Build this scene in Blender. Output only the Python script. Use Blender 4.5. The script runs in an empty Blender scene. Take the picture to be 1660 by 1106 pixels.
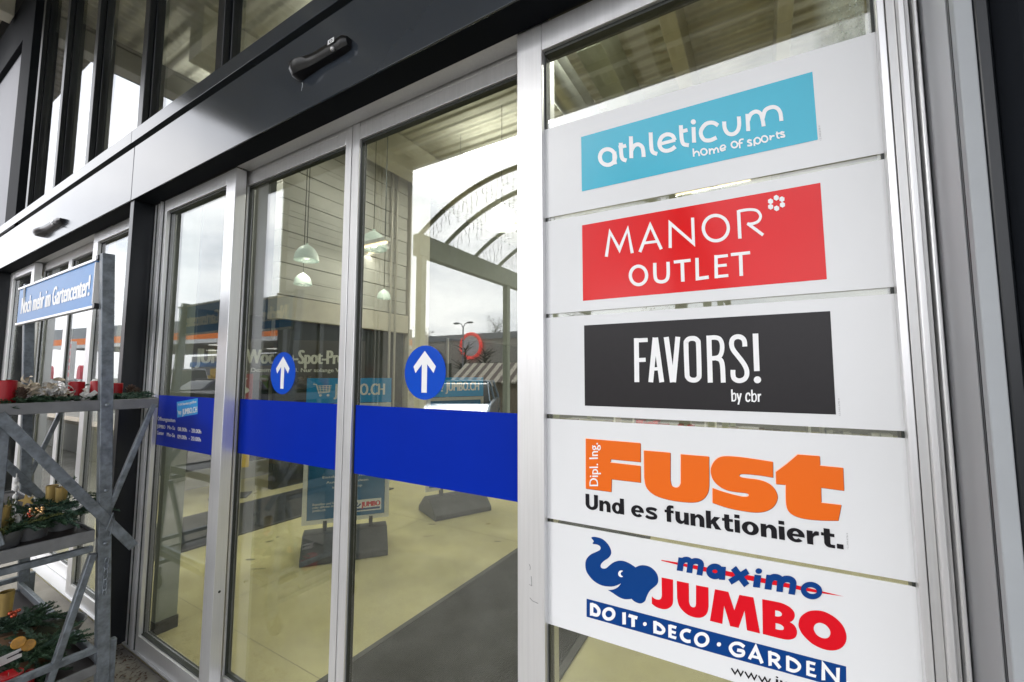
import bpy, bmesh, math, random
from mathutils import Vector, Matrix
from mathutils.geometry import tessellate_polygon
random.seed(7)
S = bpy.context.scene
C = S.collection
R = math.radians

# ------------------------------------------------------------------ camera
F_PX, W_PX, CX, CY = 687.15, 1660.0, 830.0, 553.0
YAW, PITCH, EYE = R(30.668), R(4.623), 1.5
_fw = Vector((-math.sin(YAW) * math.cos(PITCH), math.cos(YAW) * math.cos(PITCH), math.sin(PITCH)))
_rt = Vector((math.cos(YAW), math.sin(YAW), 0))
_up = _rt.cross(_fw)
cam_d = bpy.data.cameras.new('camera')
cam_d.sensor_width = 36.0
cam_d.lens = 36.0 * F_PX / W_PX
cam_d.clip_start, cam_d.clip_end = 0.02, 2000
cam = bpy.data.objects.new('camera', cam_d)
C.objects.link(cam)
_m = Matrix((_rt, _up, -_fw)).transposed().to_4x4()
_m.translation = (0, 0, EYE)
cam.matrix_world = _m
S.camera = cam


def ray(px, py):
    return _rt * ((px - CX) / F_PX) - _up * ((py - CY) / F_PX) + _fw


def at(px, py, Y):
    d = ray(px, py)
    return Vector((0, 0, EYE)) + d * (Y / d.y)


def atx(px, py, X):
    d = ray(px, py)
    return Vector((0, 0, EYE)) + d * (X / d.x)


# ------------------------------------------------------------------ world, sun, exposure
w = bpy.data.worlds.new('World')
S.world = w
w.use_nodes = True
wn, wl = w.node_tree.nodes, w.node_tree.links
wn.clear()
SUN_EL, SUN_AZ = R(38), R(215)
sky = wn.new('ShaderNodeTexSky')
sky.sky_type = 'NISHITA'
sky.sun_disc = False
sky.sun_elevation = SUN_EL
sky.sun_rotation = SUN_AZ
sky.dust_density = 3.0
hsv = wn.new('ShaderNodeHueSaturation')
hsv.inputs['Saturation'].default_value = 0.10
wl.new(sky.outputs[0], hsv.inputs['Color'])
tc = wn.new('ShaderNodeTexCoord')
mp = wn.new('ShaderNodeMapping')
mp.inputs['Scale'].default_value = (1.0, 1.0, 3.0)
wl.new(tc.outputs['Generated'], mp.inputs[0])
nz = wn.new('ShaderNodeTexNoise')
nz.inputs['Scale'].default_value = 2.6
nz.inputs['Detail'].default_value = 7
nz.inputs['Roughness'].default_value = 0.58
nz.inputs['Distortion'].default_value = 0.35
wl.new(mp.outputs[0], nz.inputs[0])
rp = wn.new('ShaderNodeValToRGB')
rp.color_ramp.elements[0].position = 0.33
rp.color_ramp.elements[0].color = (0.66, 0.69, 0.75, 1)
rp.color_ramp.elements[1].position = 0.66
rp.color_ramp.elements[1].color = (1.16, 1.15, 1.14, 1)
wl.new(nz.outputs[0], rp.inputs[0])
# an overcast sky is far more even than a clear one: half of it is a flat cloud deck
mixd = wn.new('ShaderNodeMixRGB')
mixd.inputs[0].default_value = 0.62
mixd.inputs[2].default_value = (8.0, 8.05, 8.3, 1)
wl.new(hsv.outputs[0], mixd.inputs[1])
mul = wn.new('ShaderNodeMixRGB')
mul.blend_type = 'MULTIPLY'
mul.inputs[0].default_value = 1.0
wl.new(mixd.outputs[0], mul.inputs[1])
wl.new(rp.outputs[0], mul.inputs[2])
bg = wn.new('ShaderNodeBackground')
bg.inputs['Strength'].default_value = 0.12
wl.new(mul.outputs[0], bg.inputs[0])
wo = wn.new('ShaderNodeOutputWorld')
wl.new(bg.outputs[0], wo.inputs[0])

sun_d = bpy.data.lights.new('sun', 'SUN')
sun_d.energy = 0.7
sun_d.angle = R(20)
sun_d.color = (1.0, 0.97, 0.93)
sun = bpy.data.objects.new('sun', sun_d)
C.objects.link(sun)
_sd = Vector((math.sin(SUN_AZ) * math.cos(SUN_EL), math.cos(SUN_AZ) * math.cos(SUN_EL), math.sin(SUN_EL)))
sun.rotation_euler = _sd.to_track_quat('Z', 'Y').to_euler()
sun.location = _sd * 60

S.view_settings.view_transform = 'Standard'
S.view_settings.look = 'None'
S.view_settings.gamma = 1.0
S.view_settings.exposure = 1.63
S.cycles.max_bounces = 10
S.cycles.transparent_max_bounces = 24
S.cycles.glossy_bounces = 5
S.cycles.sample_clamp_indirect = 6
S.cycles.use_denoising = True
S.cycles.caustics_reflective = False
S.cycles.caustics_refractive = False


# ------------------------------------------------------------------ materials
def lin(r, g, b):
    f = lambda v: (v / 255 / 12.92) if v / 255 <= 0.04045 else ((v / 255 + 0.055) / 1.055) ** 2.4
    return (f(r), f(g), f(b))


def mat(name, col, rough=0.5, metal=0.0, spec=0.5, noise=0.0, nscale=8.0, bump=0.0, bscale=60.0, coat=0.0,
        col2=None, rvar=0.0, stretch=(1, 1, 1), emis=None, estr=0.0):
    m = bpy.data.materials.new(name)
    m.use_nodes = True
    n, l = m.node_tree.nodes, m.node_tree.links
    b = n['Principled BSDF']
    b.inputs['Base Color'].default_value = (*col, 1)
    b.inputs['Roughness'].default_value = rough
    b.inputs['Metallic'].default_value = metal
    b.inputs['Specular IOR Level'].default_value = spec
    b.inputs['Coat Weight'].default_value = coat
    b.inputs['Coat Roughness'].default_value = 0.06
    if emis:
        b.inputs['Emission Color'].default_value = (*emis, 1)
        b.inputs['Emission Strength'].default_value = estr
    if noise or bump or rvar:
        t = n.new('ShaderNodeTexCoord')
        g = n.new('ShaderNodeMapping')
        g.inputs['Scale'].default_value = stretch
        l.new(t.outputs['Object'], g.inputs[0])
        if noise or rvar:
            a = n.new('ShaderNodeTexNoise')
            a.inputs['Scale'].default_value = nscale
            a.inputs['Detail'].default_value = 6
            a.inputs['Roughness'].default_value = 0.62
            l.new(g.outputs[0], a.inputs[0])
            if noise:
                c = n.new('ShaderNodeValToRGB')
                d = col2 or tuple(max(0, v * (1 - noise)) for v in col)
                e = col if col2 else tuple(min(1, v * (1 + noise * 0.6)) for v in col)
                c.color_ramp.elements[0].position = 0.32
                c.color_ramp.elements[1].position = 0.68
                c.color_ramp.elements[0].color = (*d, 1)
                c.color_ramp.elements[1].color = (*e, 1)
                l.new(a.outputs[0], c.inputs[0])
                l.new(c.outputs[0], b.inputs['Base Color'])
            if rvar:
                q = n.new('ShaderNodeMapRange')
                q.inputs['From Min'].default_value = 0.3
                q.inputs['From Max'].default_value = 0.7
                q.inputs['To Min'].default_value = max(0.02, rough - rvar)
                q.inputs['To Max'].default_value = rough + rvar
                l.new(a.outputs[0], q.inputs[0])
                l.new(q.outputs[0], b.inputs['Roughness'])
        if bump:
            a2 = n.new('ShaderNodeTexNoise')
            a2.inputs['Scale'].default_value = bscale
            a2.inputs['Detail'].default_value = 4
            l.new(g.outputs[0], a2.inputs[0])
            u = n.new('ShaderNodeBump')
            u.inputs['Strength'].default_value = bump
            u.inputs['Distance'].default_value = 0.01
            l.new(a2.outputs[0], u.inputs['Height'])
            l.new(u.outputs[0], b.inputs['Normal'])
    return m


def glass_mat(name, f0=0.07, tint=(0.93, 0.93, 0.84), dirt=0.0):
    """thin pane: Schlick mirror over tinted see-through"""
    m = bpy.data.materials.new(name)
    m.use_nodes = True
    n, l = m.node_tree.nodes, m.node_tree.links
    n.clear()
    o = n.new('ShaderNodeOutputMaterial')
    lw = n.new('ShaderNodeLayerWeight')
    lw.inputs['Blend'].default_value = 0.5
    pw = n.new('ShaderNodeMath')
    pw.operation = 'POWER'
    pw.inputs[1].default_value = 5.0
    l.new(lw.outputs['Facing'], pw.inputs[0])
    ma = n.new('ShaderNodeMath')
    ma.operation = 'MULTIPLY_ADD'
    ma.inputs[1].default_value = 1 - f0
    ma.inputs[2].default_value = f0
    l.new(pw.outputs[0], ma.inputs[0])
    tr = n.new('ShaderNodeBsdfTransparent')
    tr.inputs[0].default_value = (*tint, 1)
    gl = n.new('ShaderNodeBsdfGlossy')
    gl.inputs['Roughness'].default_value = 0.0
    gl.inputs['Color'].default_value = (0.97, 0.98, 1.0, 1)
    mx = n.new('ShaderNodeMixShader')
    l.new(ma.outputs[0], mx.inputs[0])
    l.new(tr.outputs[0], mx.inputs[1])
    l.new(gl.outputs[0], mx.inputs[2])
    last = mx
    if dirt:
        t = n.new('ShaderNodeTexCoord')
        a = n.new('ShaderNodeTexNoise')
        a.inputs['Scale'].default_value = 3.0
        a.inputs['Detail'].default_value = 9
        a.inputs['Roughness'].default_value = 0.7
        l.new(t.outputs['Object'], a.inputs[0])
        r_ = n.new('ShaderNodeMapRange')
        r_.inputs['From Min'].default_value = 0.45
        r_.inputs['From Max'].default_value = 0.8
        r_.inputs['To Max'].default_value = dirt
        l.new(a.outputs[0], r_.inputs[0])
        df = n.new('ShaderNodeBsdfDiffuse')
        df.inputs[0].default_value = (0.45, 0.45, 0.43, 1)
        m2 = n.new('ShaderNodeMixShader')
        l.new(r_.outputs[0], m2.inputs[0])
        l.new(mx.outputs[0], m2.inputs[1])
        l.new(df.outputs[0], m2.inputs[2])
        last = m2
    l.new(last.outputs[0], o.inputs[0])
    return m


def ribbed_mat(name, col, scale, axis='X', rough=0.5, depth=0.02, noise=0.15):
    m = mat(name, col, rough, noise=noise, nscale=1.5)
    n, l = m.node_tree.nodes, m.node_tree.links
    b = n['Principled BSDF']
    t = n.new('ShaderNodeTexCoord')
    wv = n.new('ShaderNodeTexWave')
    wv.bands_direction = axis
    wv.wave_profile = 'SIN'
    wv.inputs['Scale'].default_value = scale
    l.new(t.outputs['Object'], wv.inputs[0])
    u = n.new('ShaderNodeBump')
    u.inputs['Strength'].default_value = 1.0
    u.inputs['Distance'].default_value = depth
    l.new(wv.outputs['Fac'], u.inputs['Height'])
    l.new(u.outputs[0], b.inputs['Normal'])
    return m


M = {}
M['alu'] = mat('anodised aluminium', (0.80, 0.80, 0.81), 0.33, 0.62, noise=0.05, nscale=3, rvar=0.05, stretch=(40, 40, 1))
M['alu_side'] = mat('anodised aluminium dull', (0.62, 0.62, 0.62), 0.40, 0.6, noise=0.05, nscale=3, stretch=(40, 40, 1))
M['anthracite'] = mat('anthracite powder coat', lin(52, 58, 66), 0.15, 0.0, 0.88, noise=0.10, nscale=1.2, rvar=0.04, stretch=(1, 1, 0.3))
M['matt_black'] = mat('matt black cladding', lin(22, 25, 30), 0.7, 0.0, 0.08, noise=0.1, nscale=4)
M['anthracite_dark'] = mat('dark powder coat', lin(24, 27, 31), 0.32, 0.0, 0.4, noise=0.1, nscale=4)
M['sky_tone_grey'] = mat('painted sky reflection grey', (0.22, 0.225, 0.25), 0.55, 0, 0.2, noise=0.05, nscale=1)  # mirrored sky of the end window put into a flat grey
M['grey_dark_wall'] = mat('dark grey inner wall', (0.10, 0.10, 0.095), 0.7, noise=0.1, nscale=2)
M['side_sheen_grey'] = mat('painted panel reflection grey', (0.36, 0.37, 0.39), 0.3, 0.3, noise=0.06, nscale=2, stretch=(1, 1, .3))  # lighter than the dark pillar: holds its reflection of the white panels
M['rubber'] = mat('black rubber', (0.022, 0.026, 0.022), 0.45)
M['glass'] = glass_mat('door glass', 0.125, (0.895, 0.92, 0.865), 0.06)
M['glass_up'] = glass_mat('window glass', 0.10, (0.89, 0.915, 0.885), 0.03)
M['glass_clear'] = glass_mat('roof glass', 0.04, (0.97, 0.97, 0.97))
M['white_panel'] = mat('white printed panel', (0.74, 0.75, 0.765), 0.24, 0, 0.5, noise=0.035, nscale=1.4)
M['turq'] = mat('turquoise print', lin(40, 176, 205), 0.2, 0, 0.5, noise=0.04, nscale=2)
M['red'] = mat('red print', lin(222, 10, 16), 0.13, 0, 0.32)
M['black_print'] = mat('black print', lin(30, 27, 30), 0.35, 0, 0.32, noise=0.08, nscale=60)
M['white_print'] = mat('white print', (0.86, 0.86, 0.87), 0.3)
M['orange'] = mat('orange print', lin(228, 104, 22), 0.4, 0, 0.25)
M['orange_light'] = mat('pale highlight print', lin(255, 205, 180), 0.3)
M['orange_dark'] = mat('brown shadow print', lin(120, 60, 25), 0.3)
M['ink'] = mat('black ink', lin(18, 16, 22), 0.4, 0, 0.25)
M['navy'] = mat('navy print', lin(0, 58, 125), 0.35, 0, 0.25)
M['crimson'] = mat('crimson print', lin(212, 10, 30), 0.35, 0, 0.25)
M['blue_band'] = mat('blue vinyl', lin(0, 40, 162), 0.38, 0, 0.10, noise=0.10, nscale=1.3)
M['disc_blue'] = mat('blue disc vinyl', lin(0, 72, 190), 0.3, 0, 0.2)
M['grey_print'] = mat('grey small print', (0.35, 0.35, 0.36), 0.5)
M['sticker_blue'] = mat('light blue sticker', lin(30, 150, 220), 0.3)
M['sign_blue'] = mat('trolley sign blue', lin(60, 134, 205), 0.35, 0, 0.25, noise=0.05, nscale=3)
M['galv'] = mat('galvanised steel', (0.19, 0.215, 0.24), 0.42, 0.55, noise=0.42, nscale=30, rvar=0.12)
M['galv_dull'] = mat('dull galvanised steel', (0.20, 0.205, 0.21), 0.5, 0.45, noise=0.2, nscale=14, rvar=0.1)
M['board'] = mat('dark film plywood', lin(44, 36, 34), 0.45, noise=0.25, nscale=30)
M['black_plastic'] = mat('black plastic', (0.008, 0.008, 0.009), 0.28, 0, 0.35)
M['lens'] = mat('dark lens', (0.02, 0.02, 0.022), 0.05)
M['floor_in'] = mat('yellow beige linoleum', (0.62, 0.56, 0.30), 0.36, 0, 0.4, noise=0.30, nscale=2.2, rvar=0.10, bump=0.04, bscale=20, col2=(0.47, 0.42, 0.225))
M['mat_rib'] = ribbed_mat('ribbed entrance mat', (0.032, 0.035, 0.032), 30, 'X', 0.9, 0.006, 0.3)
_nt = M['mat_rib'].node_tree
_wv = [q for q in _nt.nodes if q.bl_idname == 'ShaderNodeTexWave'][0]
_bs = _nt.nodes['Principled BSDF']
_old = _bs.inputs['Base Color'].links[0].from_socket
_mx = _nt.nodes.new('ShaderNodeMixRGB')
_mx.blend_type = 'MULTIPLY'
_mx.inputs[0].default_value = 0.7
_nt.links.new(_old, _mx.inputs[1])
_nt.links.new(_wv.outputs['Fac'], _mx.inputs[2])
_nt.links.new(_mx.outputs[0], _bs.inputs['Base Color'])
M['mat_edge'] = mat('mat edge', (0.05, 0.05, 0.048), 0.6)
M['wall_in'] = mat('interior wall', (0.36, 0.355, 0.33), 0.7, noise=0.08, nscale=2)
M['wall_panel'] = mat('grey green partition', (0.36, 0.40, 0.36), 0.5, noise=0.06, nscale=2)
M['ceil_in'] = ribbed_mat('trapezoid sheet ceiling', (0.58, 0.565, 0.49), 1.6, 'Y', 0.6, 0.06)
M['beam_in'] = mat('cream steel beam', (0.60, 0.58, 0.49), 0.5, noise=0.08)
M['duct'] = mat('pale duct', (0.55, 0.60, 0.54), 0.4, noise=0.06)
M['duct_metal'] = mat('spiral duct', (0.55, 0.57, 0.55), 0.35, 0.7, noise=0.1)
M['lamp_shade'] = mat('pale green lamp shade', (0.62, 0.72, 0.68), 0.35, emis=(0.85, 1.0, 0.94), estr=0.06)
M['lamp_shade_lit'] = mat('glowing white lamp shade', (0.8, 0.82, 0.8), 0.35, emis=(1, 1, .97), estr=0.30)
M['lamp_glow'] = mat('lamp diffuser', (0.9, 0.9, 0.88), 0.5, emis=(1, 0.97, 0.9), estr=0.5)
M['tube_glow'] = mat('warm tube', (0.9, 0.8, 0.6), 0.5, emis=(1, 0.78, 0.5), estr=1.0)
M['teal_poster'] = mat('teal poster', lin(0, 104, 158), 0.3, noise=0.1, nscale=3)
M['cyan_sign'] = mat('cyan header', lin(0, 152, 222), 0.3)
M['banner'] = mat('charcoal banner', lin(70, 66, 58), 0.5, noise=0.1, nscale=3)
M['cream_print'] = mat('cream print', (0.75, 0.74, 0.66), 0.4)
M['foot_grey'] = mat('grey recycled base', (0.055, 0.058, 0.06), 0.6, noise=0.3, nscale=10)
M['concrete'] = mat('pavement concrete', (0.31, 0.295, 0.265), 0.8, noise=0.28, nscale=2.4, bump=0.25, bscale=90, col2=(0.17, 0.155, 0.135))
M['asphalt'] = mat('asphalt', (0.075, 0.077, 0.08), 0.85, noise=0.25, nscale=2, bump=0.3, bscale=140)
M['marking'] = mat('road marking', (0.7, 0.7, 0.68), 0.7, noise=0.15, nscale=9)
M['canopy_sheet'] = ribbed_mat('canopy sheet', (0.46, 0.43, 0.35), 1.6, 'X', 0.5, 0.1)
M['siding'] = mat('metal siding', (0.52, 0.51, 0.48), 0.45, noise=0.1, nscale=0.8, stretch=(1, 1, 3))
M['lintel'] = mat('beige lintel', (0.50, 0.47, 0.41), 0.6, noise=0.08)
M['dark_glass'] = mat('dark glazing', (0.03, 0.035, 0.035), 0.08)
M['arch'] = mat('pale green steel', (0.66, 0.70, 0.52), 0.5, noise=0.08)
M['parapet'] = mat('white rendered wall', (0.68, 0.66, 0.64), 0.8, noise=0.12, nscale=2)
M['coping'] = mat('stone coping', (0.55, 0.46, 0.36), 0.75, noise=0.15, nscale=4)
M['stripe'] = mat('orange stripe', lin(255, 132, 22), 0.35)
M['white_paint'] = mat('white paint', (0.78, 0.78, 0.78), 0.4, noise=0.05)
M['grey_paint'] = mat('grey paint', (0.32, 0.34, 0.36), 0.45, noise=0.05)
M['pump_red'] = mat('pump red', lin(235, 95, 110), 0.35)
M['kiosk_blue'] = mat('kiosk blue', lin(20, 110, 180), 0.35)
M['kiosk_green'] = mat('green advert', lin(120, 170, 40), 0.4)
M['yellow'] = mat('yellow panel', lin(240, 200, 60), 0.4)
M['pipe'] = mat('downpipe', (0.40, 0.38, 0.34), 0.45, 0.3)
M['bark'] = mat('bark', (0.07, 0.055, 0.045), 0.9, noise=0.3, nscale=12)
M['far_leaf'] = mat('far evergreen', (0.045, 0.06, 0.04), 0.9, noise=0.3, nscale=3)
M['wood'] = mat('hut planks', (0.40, 0.30, 0.20), 0.7, noise=0.25, nscale=6, stretch=(6, 6, 0.6))
M['awning_red'] = mat('dull red roof stripe', lin(125, 108, 98), 0.7)
M['awning_cream'] = mat('cream roof stripe', lin(225, 215, 195), 0.7)
M['ring_red'] = mat('red neon ring', lin(230, 60, 60), 0.4, emis=(1.0, 0.12, 0.10), estr=0.5)
M['tyre'] = mat('tyre', (0.02, 0.02, 0.02), 0.8)
M['rim'] = mat('wheel rim', (0.5, 0.5, 0.52), 0.3, 0.8)
M['car_blue'] = mat('pale blue car paint', (0.42, 0.55, 0.68), 0.15, 0.1, coat=0.8)
M['car_dark'] = mat('dark car paint', (0.03, 0.03, 0.05), 0.15, 0.1, coat=0.8)
M['car_white'] = mat('white car paint', (0.75, 0.77, 0.8), 0.15, 0, coat=0.8)
M['tail'] = mat('tail lamp', (0.4, 0.01, 0.01), 0.15)
M['head'] = mat('head lamp', (0.75, 0.75, 0.75), 0.1)
M['fir_a'] = mat('fir needles', (0.030, 0.072, 0.034), 0.6, noise=0.35, nscale=40)
M['fir_b'] = mat('blue fir needles', (0.045, 0.095, 0.062), 0.6, noise=0.3, nscale=40)
M['fir_c'] = mat('yellow green sprig', (0.10, 0.115, 0.030), 0.6, noise=0.3, nscale=40)
M['cone'] = mat('pine cone', (0.085, 0.050, 0.034), 0.8, noise=0.4, nscale=50)
M['wax'] = mat('red wax', lin(160, 9, 22), 0.38, 0, 0.45, noise=0.08, nscale=12)
M['gold'] = mat('dull gold', (0.46, 0.33, 0.12), 0.35, 0.6, noise=0.15, nscale=12)
M['wick'] = mat('wick', (0.25, 0.22, 0.18), 0.9)
M['paper'] = mat('white paper', (0.72, 0.72, 0.70), 0.6, noise=0.06, nscale=8)
M['dried'] = mat('dried pale leaf', (0.50, 0.43, 0.33), 0.8, noise=0.3, nscale=20)
M['dried_w'] = mat('bleached leaf', (0.66, 0.65, 0.62), 0.7, noise=0.12, nscale=14)
M['stone'] = mat('grey zinc bowl', (0.16, 0.165, 0.165), 0.55, 0.2, noise=0.35, nscale=14)
M['terracotta'] = mat('brown pot', (0.15, 0.085, 0.045), 0.6, noise=0.2, nscale=14)
M['berry'] = mat('copper bauble', (0.55, 0.10, 0.05), 0.12, 0.7)
M['bauble'] = mat('gold bauble', (0.85, 0.55, 0.25), 0.12, 0.9)
M['orange_slice'] = mat('dried orange slice', (0.55, 0.27, 0.03), 0.5, noise=0.35, nscale=40)
M['moss'] = mat('dark moss', (0.035, 0.04, 0.02), 0.95, noise=0.4, nscale=30, bump=0.5, bscale=60)
M['ltext'] = M['white_print']


# ------------------------------------------------------------------ mesh helpers
class MB:
    def __init__(s):
        s.v, s.f = [], []

    def add(s, vs, fs):
        o = len(s.v)
        s.v += [Vector(p) for p in vs]
        s.f += [[i + o for i in f] for f in fs]
        return s

    def box(s, x0, x1, y0, y1, z0, z1):
        x0, x1 = min(x0, x1), max(x0, x1)
        y0, y1 = min(y0, y1), max(y0, y1)
        z0, z1 = min(z0, z1), max(z0, z1)
        return s.add([(x0, y0, z0), (x1, y0, z0), (x1, y1, z0), (x0, y1, z0), (x0, y0, z1), (x1, y0, z1), (x1, y1, z1), (x0, y1, z1)],
                     [(3, 2, 1, 0), (4, 5, 6, 7), (0, 1, 5, 4), (1, 2, 6, 5), (2, 3, 7, 6), (3, 0, 4, 7)])

    def bar(s, p, q, a, b, side=None):
        """rectangular bar p->q, a across 'side', b across the third direction"""
        p, q = Vector(p), Vector(q)
        d = (q - p).normalized()
        u = Vector(side) if side else (Vector((0, 0, 1)) if abs(d.z) < .9 else Vector((1, 0, 0)))
        u = (u - d * u.dot(d)).normalized()
        v = d.cross(u)
        vs = []
        for c in (p, q):
            for i, j in ((-1, -1), (1, -1), (1, 1), (-1, 1)):
                vs.append(c + u * (i * a / 2) + v * (j * b / 2))
        return s.add(vs, [(3, 2, 1, 0), (4, 5, 6, 7), (0, 1, 5, 4), (1, 2, 6, 5), (2, 3, 7, 6), (3, 0, 4, 7)])

    def tube(s, pts, r, n=10, caps=True, r2=None):
        pts = [Vector(p) for p in pts]
        rs = r if isinstance(r, (list, tuple)) else [r + ((r2 if r2 is not None else r) - r) * i / (len(pts) - 1) for i in range(len(pts))]
        d0 = (pts[1] - pts[0]).normalized()
        u = Vector((0, 0, 1)) if abs(d0.z) < .9 else Vector((1, 0, 0))
        vs, fs = [], []
        for i, p in enumerate(pts):
            d = (pts[min(i + 1, len(pts) - 1)] - pts[max(i - 1, 0)]).normalized()
            u = (u - d * u.dot(d)).normalized()
            v = d.cross(u)
            for k in range(n):
                a = 2 * math.pi * k / n
                vs.append(p + (u * math.cos(a) + v * math.sin(a)) * rs[i])
        for i in range(len(pts) - 1):
            for k in range(n):
                k2 = (k + 1) % n
                fs.append((i * n + k, i * n + k2, (i + 1) * n + k2, (i + 1) * n + k))
        if caps:
            fs.append(tuple(range(n - 1, -1, -1)))
            fs.append(tuple((len(pts) - 1) * n + k for k in range(n)))
        return s.add(vs, fs)

    def lathe(s, prof, c=(0, 0, 0), n=24, ax=None):
        c = Vector(c)
        vs, fs = [], []
        for r, z in prof:
            for k in range(n):
                a = 2 * math.pi * k / n
                p = Vector((r * math.cos(a), r * math.sin(a), z))
                if ax is not None:
                    p = ax @ p
                vs.append(c + p)
        for i in range(len(prof) - 1):
            for k in range(n):
                k2 = (k + 1) % n
                fs.append((i * n + k, i * n + k2, (i + 1) * n + k2, (i + 1) * n + k))
        return s.add(vs, fs)

    def ball(s, c, r, n=10, sq=(1, 1, 1)):
        c = Vector(c)
        vs, fs = [], []
        m = n // 2
        for i in range(m + 1):
            t = math.pi * i / m
            for k in range(n):
                a = 2 * math.pi * k / n
                vs.append(c + Vector((math.sin(t) * math.cos(a) * r * sq[0], math.sin(t) * math.sin(a) * r * sq[1], -math.cos(t) * r * sq[2])))
        for i in range(m):
            for k in range(n):
                k2 = (k + 1) % n
                fs.append((i * n + k, i * n + k2, (i + 1) * n + k2, (i + 1) * n + k))
        return s.add(vs, fs)

    def prism(s, poly, d):
        """closed polygon (3-D points) pushed by vector d"""
        d = Vector(d)
        n = len(poly)
        a = [Vector(p) for p in poly]
        s.add(a + [p + d for p in a], [(i, (i + 1) % n, n + (i + 1) % n, n + i) for i in range(n)])
        tri = tessellate_polygon([a])
        s.add(a, tri)
        s.add([p + d for p in a], [t[::-1] for t in tri])
        return s

    def build(s, name, m, parent=None, bevel=0.0, smooth=False, seg=2):
        o0 = parent.matrix_world.translation.copy() if parent else Vector((0, 0, 0))
        if parent and parent.parent:
            o0 = parent.parent.location + parent.location
        elif parent:
            o0 = parent.location.copy()
        me = bpy.data.meshes.new(name)
        me.from_pydata([tuple(p - o0) for p in s.v], [], [tuple(f) for f in s.f])
        bm = bmesh.new()
        bm.from_mesh(me)
        bmesh.ops.remove_doubles(bm, verts=bm.verts, dist=1e-6)
        if smooth != 'flatprint':
            bmesh.ops.recalc_face_normals(bm, faces=bm.faces)
        bm.to_mesh(me)
        bm.free()
        if smooth is True:
            for p in me.polygons:
                p.use_smooth = True
        me.materials.append(m)
        o = bpy.data.objects.new(name, me)
        C.objects.link(o)
        if parent:
            o.parent = parent
        if bevel:
            b = o.modifiers.new('bevel', 'BEVEL')
            b.width = bevel
            b.segments = seg
            b.limit_method = 'ANGLE'
            b.angle_limit = R(40)
            if smooth is False:
                for p in me.polygons:
                    p.use_smooth = True
                try:
                    me.set_sharp_from_angle(angle=R(30))
                except Exception:
                    pass
        elif smooth is True:
            try:
                me.set_sharp_from_angle(angle=R(42))
            except Exception:
                pass
        return o


def tag(o, label, cat, group=None, kind=None):
    if label:
        o['label'] = label
    if cat:
        o['category'] = cat
    if group:
        o['group'] = group
    if kind:
        o['kind'] = kind
    return o


def thing(name, label, cat, loc=(0, 0, 0), group=None):
    o = bpy.data.objects.new(name, None)
    o.empty_display_size = 0.1
    o.location = loc
    C.objects.link(o)
    return tag(o, label, cat, group)


def structure(o):
    o['kind'] = 'structure'
    return o


def copy_tree(o, parent=None):
    c = o.copy()
    C.objects.link(c)
    if parent:
        c.parent = parent
    for ch in [x for x in o.children]:
        copy_tree(ch, c)
    return c


# ---------- flat print: strokes and outlines drawn on a plane
def smooth_path(pts, k=5, closed=False):
    """Catmull-Rom through pts"""
    if len(pts) < 3:
        return pts
    P = [Vector((p[0], p[1])) for p in pts]
    n = len(P)
    out = []
    rng = range(n if closed else n - 1)
    for i in rng:
        p0 = P[(i - 1) % n] if (closed or i > 0) else P[0]
        p1, p2 = P[i % n], P[(i + 1) % n]
        p3 = P[(i + 2) % n] if (closed or i + 2 < n) else P[n - 1]
        for j in range(k):
            t = j / k
            out.append(0.5 * ((2 * p1) + (p2 - p0) * t + (2 * p0 - 5 * p1 + 4 * p2 - p3) * t * t + (3 * p1 - p0 - 3 * p2 + p3) * t ** 3))
    if not closed:
        out.append(P[-1])
    return [(p.x, p.y) for p in out]


def ell(cx, cy, rx, ry, n=28, rot=0):
    r = R(rot)
    return [(cx + rx * math.cos(a) * math.cos(r) - ry * math.sin(a) * math.sin(r), cy + rx * math.cos(a) * math.sin(r) + ry * math.sin(a) * math.cos(r))
            for a in [2 * math.pi * i / n for i in range(n)]]


class Print:
    """flat marks drawn in plane units through fn(u, v, lift) -> 3-D point"""

    def __init__(s, fn, lift=0.0005, step=0.00004):
        s.fn, s.m, s.lift, s.step, s.k, s.wk = fn, MB(), lift, step, 0, 1.0

    def _l(s):
        s.k += 1
        return s.lift + s.step * (s.k % 14)

    def stroke(s, pts, wd, closed=False):
        wd = wd * s.wk
        P = [Vector((p[0], p[1])) for p in pts]
        n = len(P)
        if n < 2:
            return s
        L, Rr = [], []
        for i in range(n):
            if closed:
                a, b = P[i] - P[i - 1], P[(i + 1) % n] - P[i]
            else:
                a = P[i] - P[i - 1] if i > 0 else P[1] - P[0]
                b = P[i + 1] - P[i] if i < n - 1 else P[-1] - P[-2]
            a = a.normalized() if a.length > 1e-9 else Vector((1, 0))
            b = b.normalized() if b.length > 1e-9 else a
            t = a + b
            t = t.normalized() if t.length > 1e-6 else a
            nn = Vector((-t.y, t.x))
            c = max(0.42, nn.dot(Vector((-a.y, a.x))))
            L.append(P[i] + nn * (wd / 2 / c))
            Rr.append(P[i] - nn * (wd / 2 / c))
        lf = s._l()
        vs = [s.fn(p.x, p.y, lf) for p in L] + [s.fn(p.x, p.y, lf) for p in Rr]
        fs = [(i, (i + 1) % n, n + (i + 1) % n, n + i) for i in range(n if closed else n - 1)]
        s.m.add(vs, fs)
        return s

    def curve(s, pts, wd, closed=False, k=5):
        return s.stroke(smooth_path(pts, k, closed), wd, closed)

    def fill(s, *loops, du=0, dv=0, lift=None):
        lf = s._l() if lift is None else lift
        L2 = [[Vector((p[0], p[1], 0)) for p in lp] for lp in loops]
        flat = [p for lp in L2 for p in lp]
        s.m.add([s.fn(p.x + du, p.y + dv, lf) for p in flat], tessellate_polygon(L2))
        return s

    def build(s, name, m, parent):
        return s.m.build(name, m, parent, smooth='flatprint')


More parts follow.
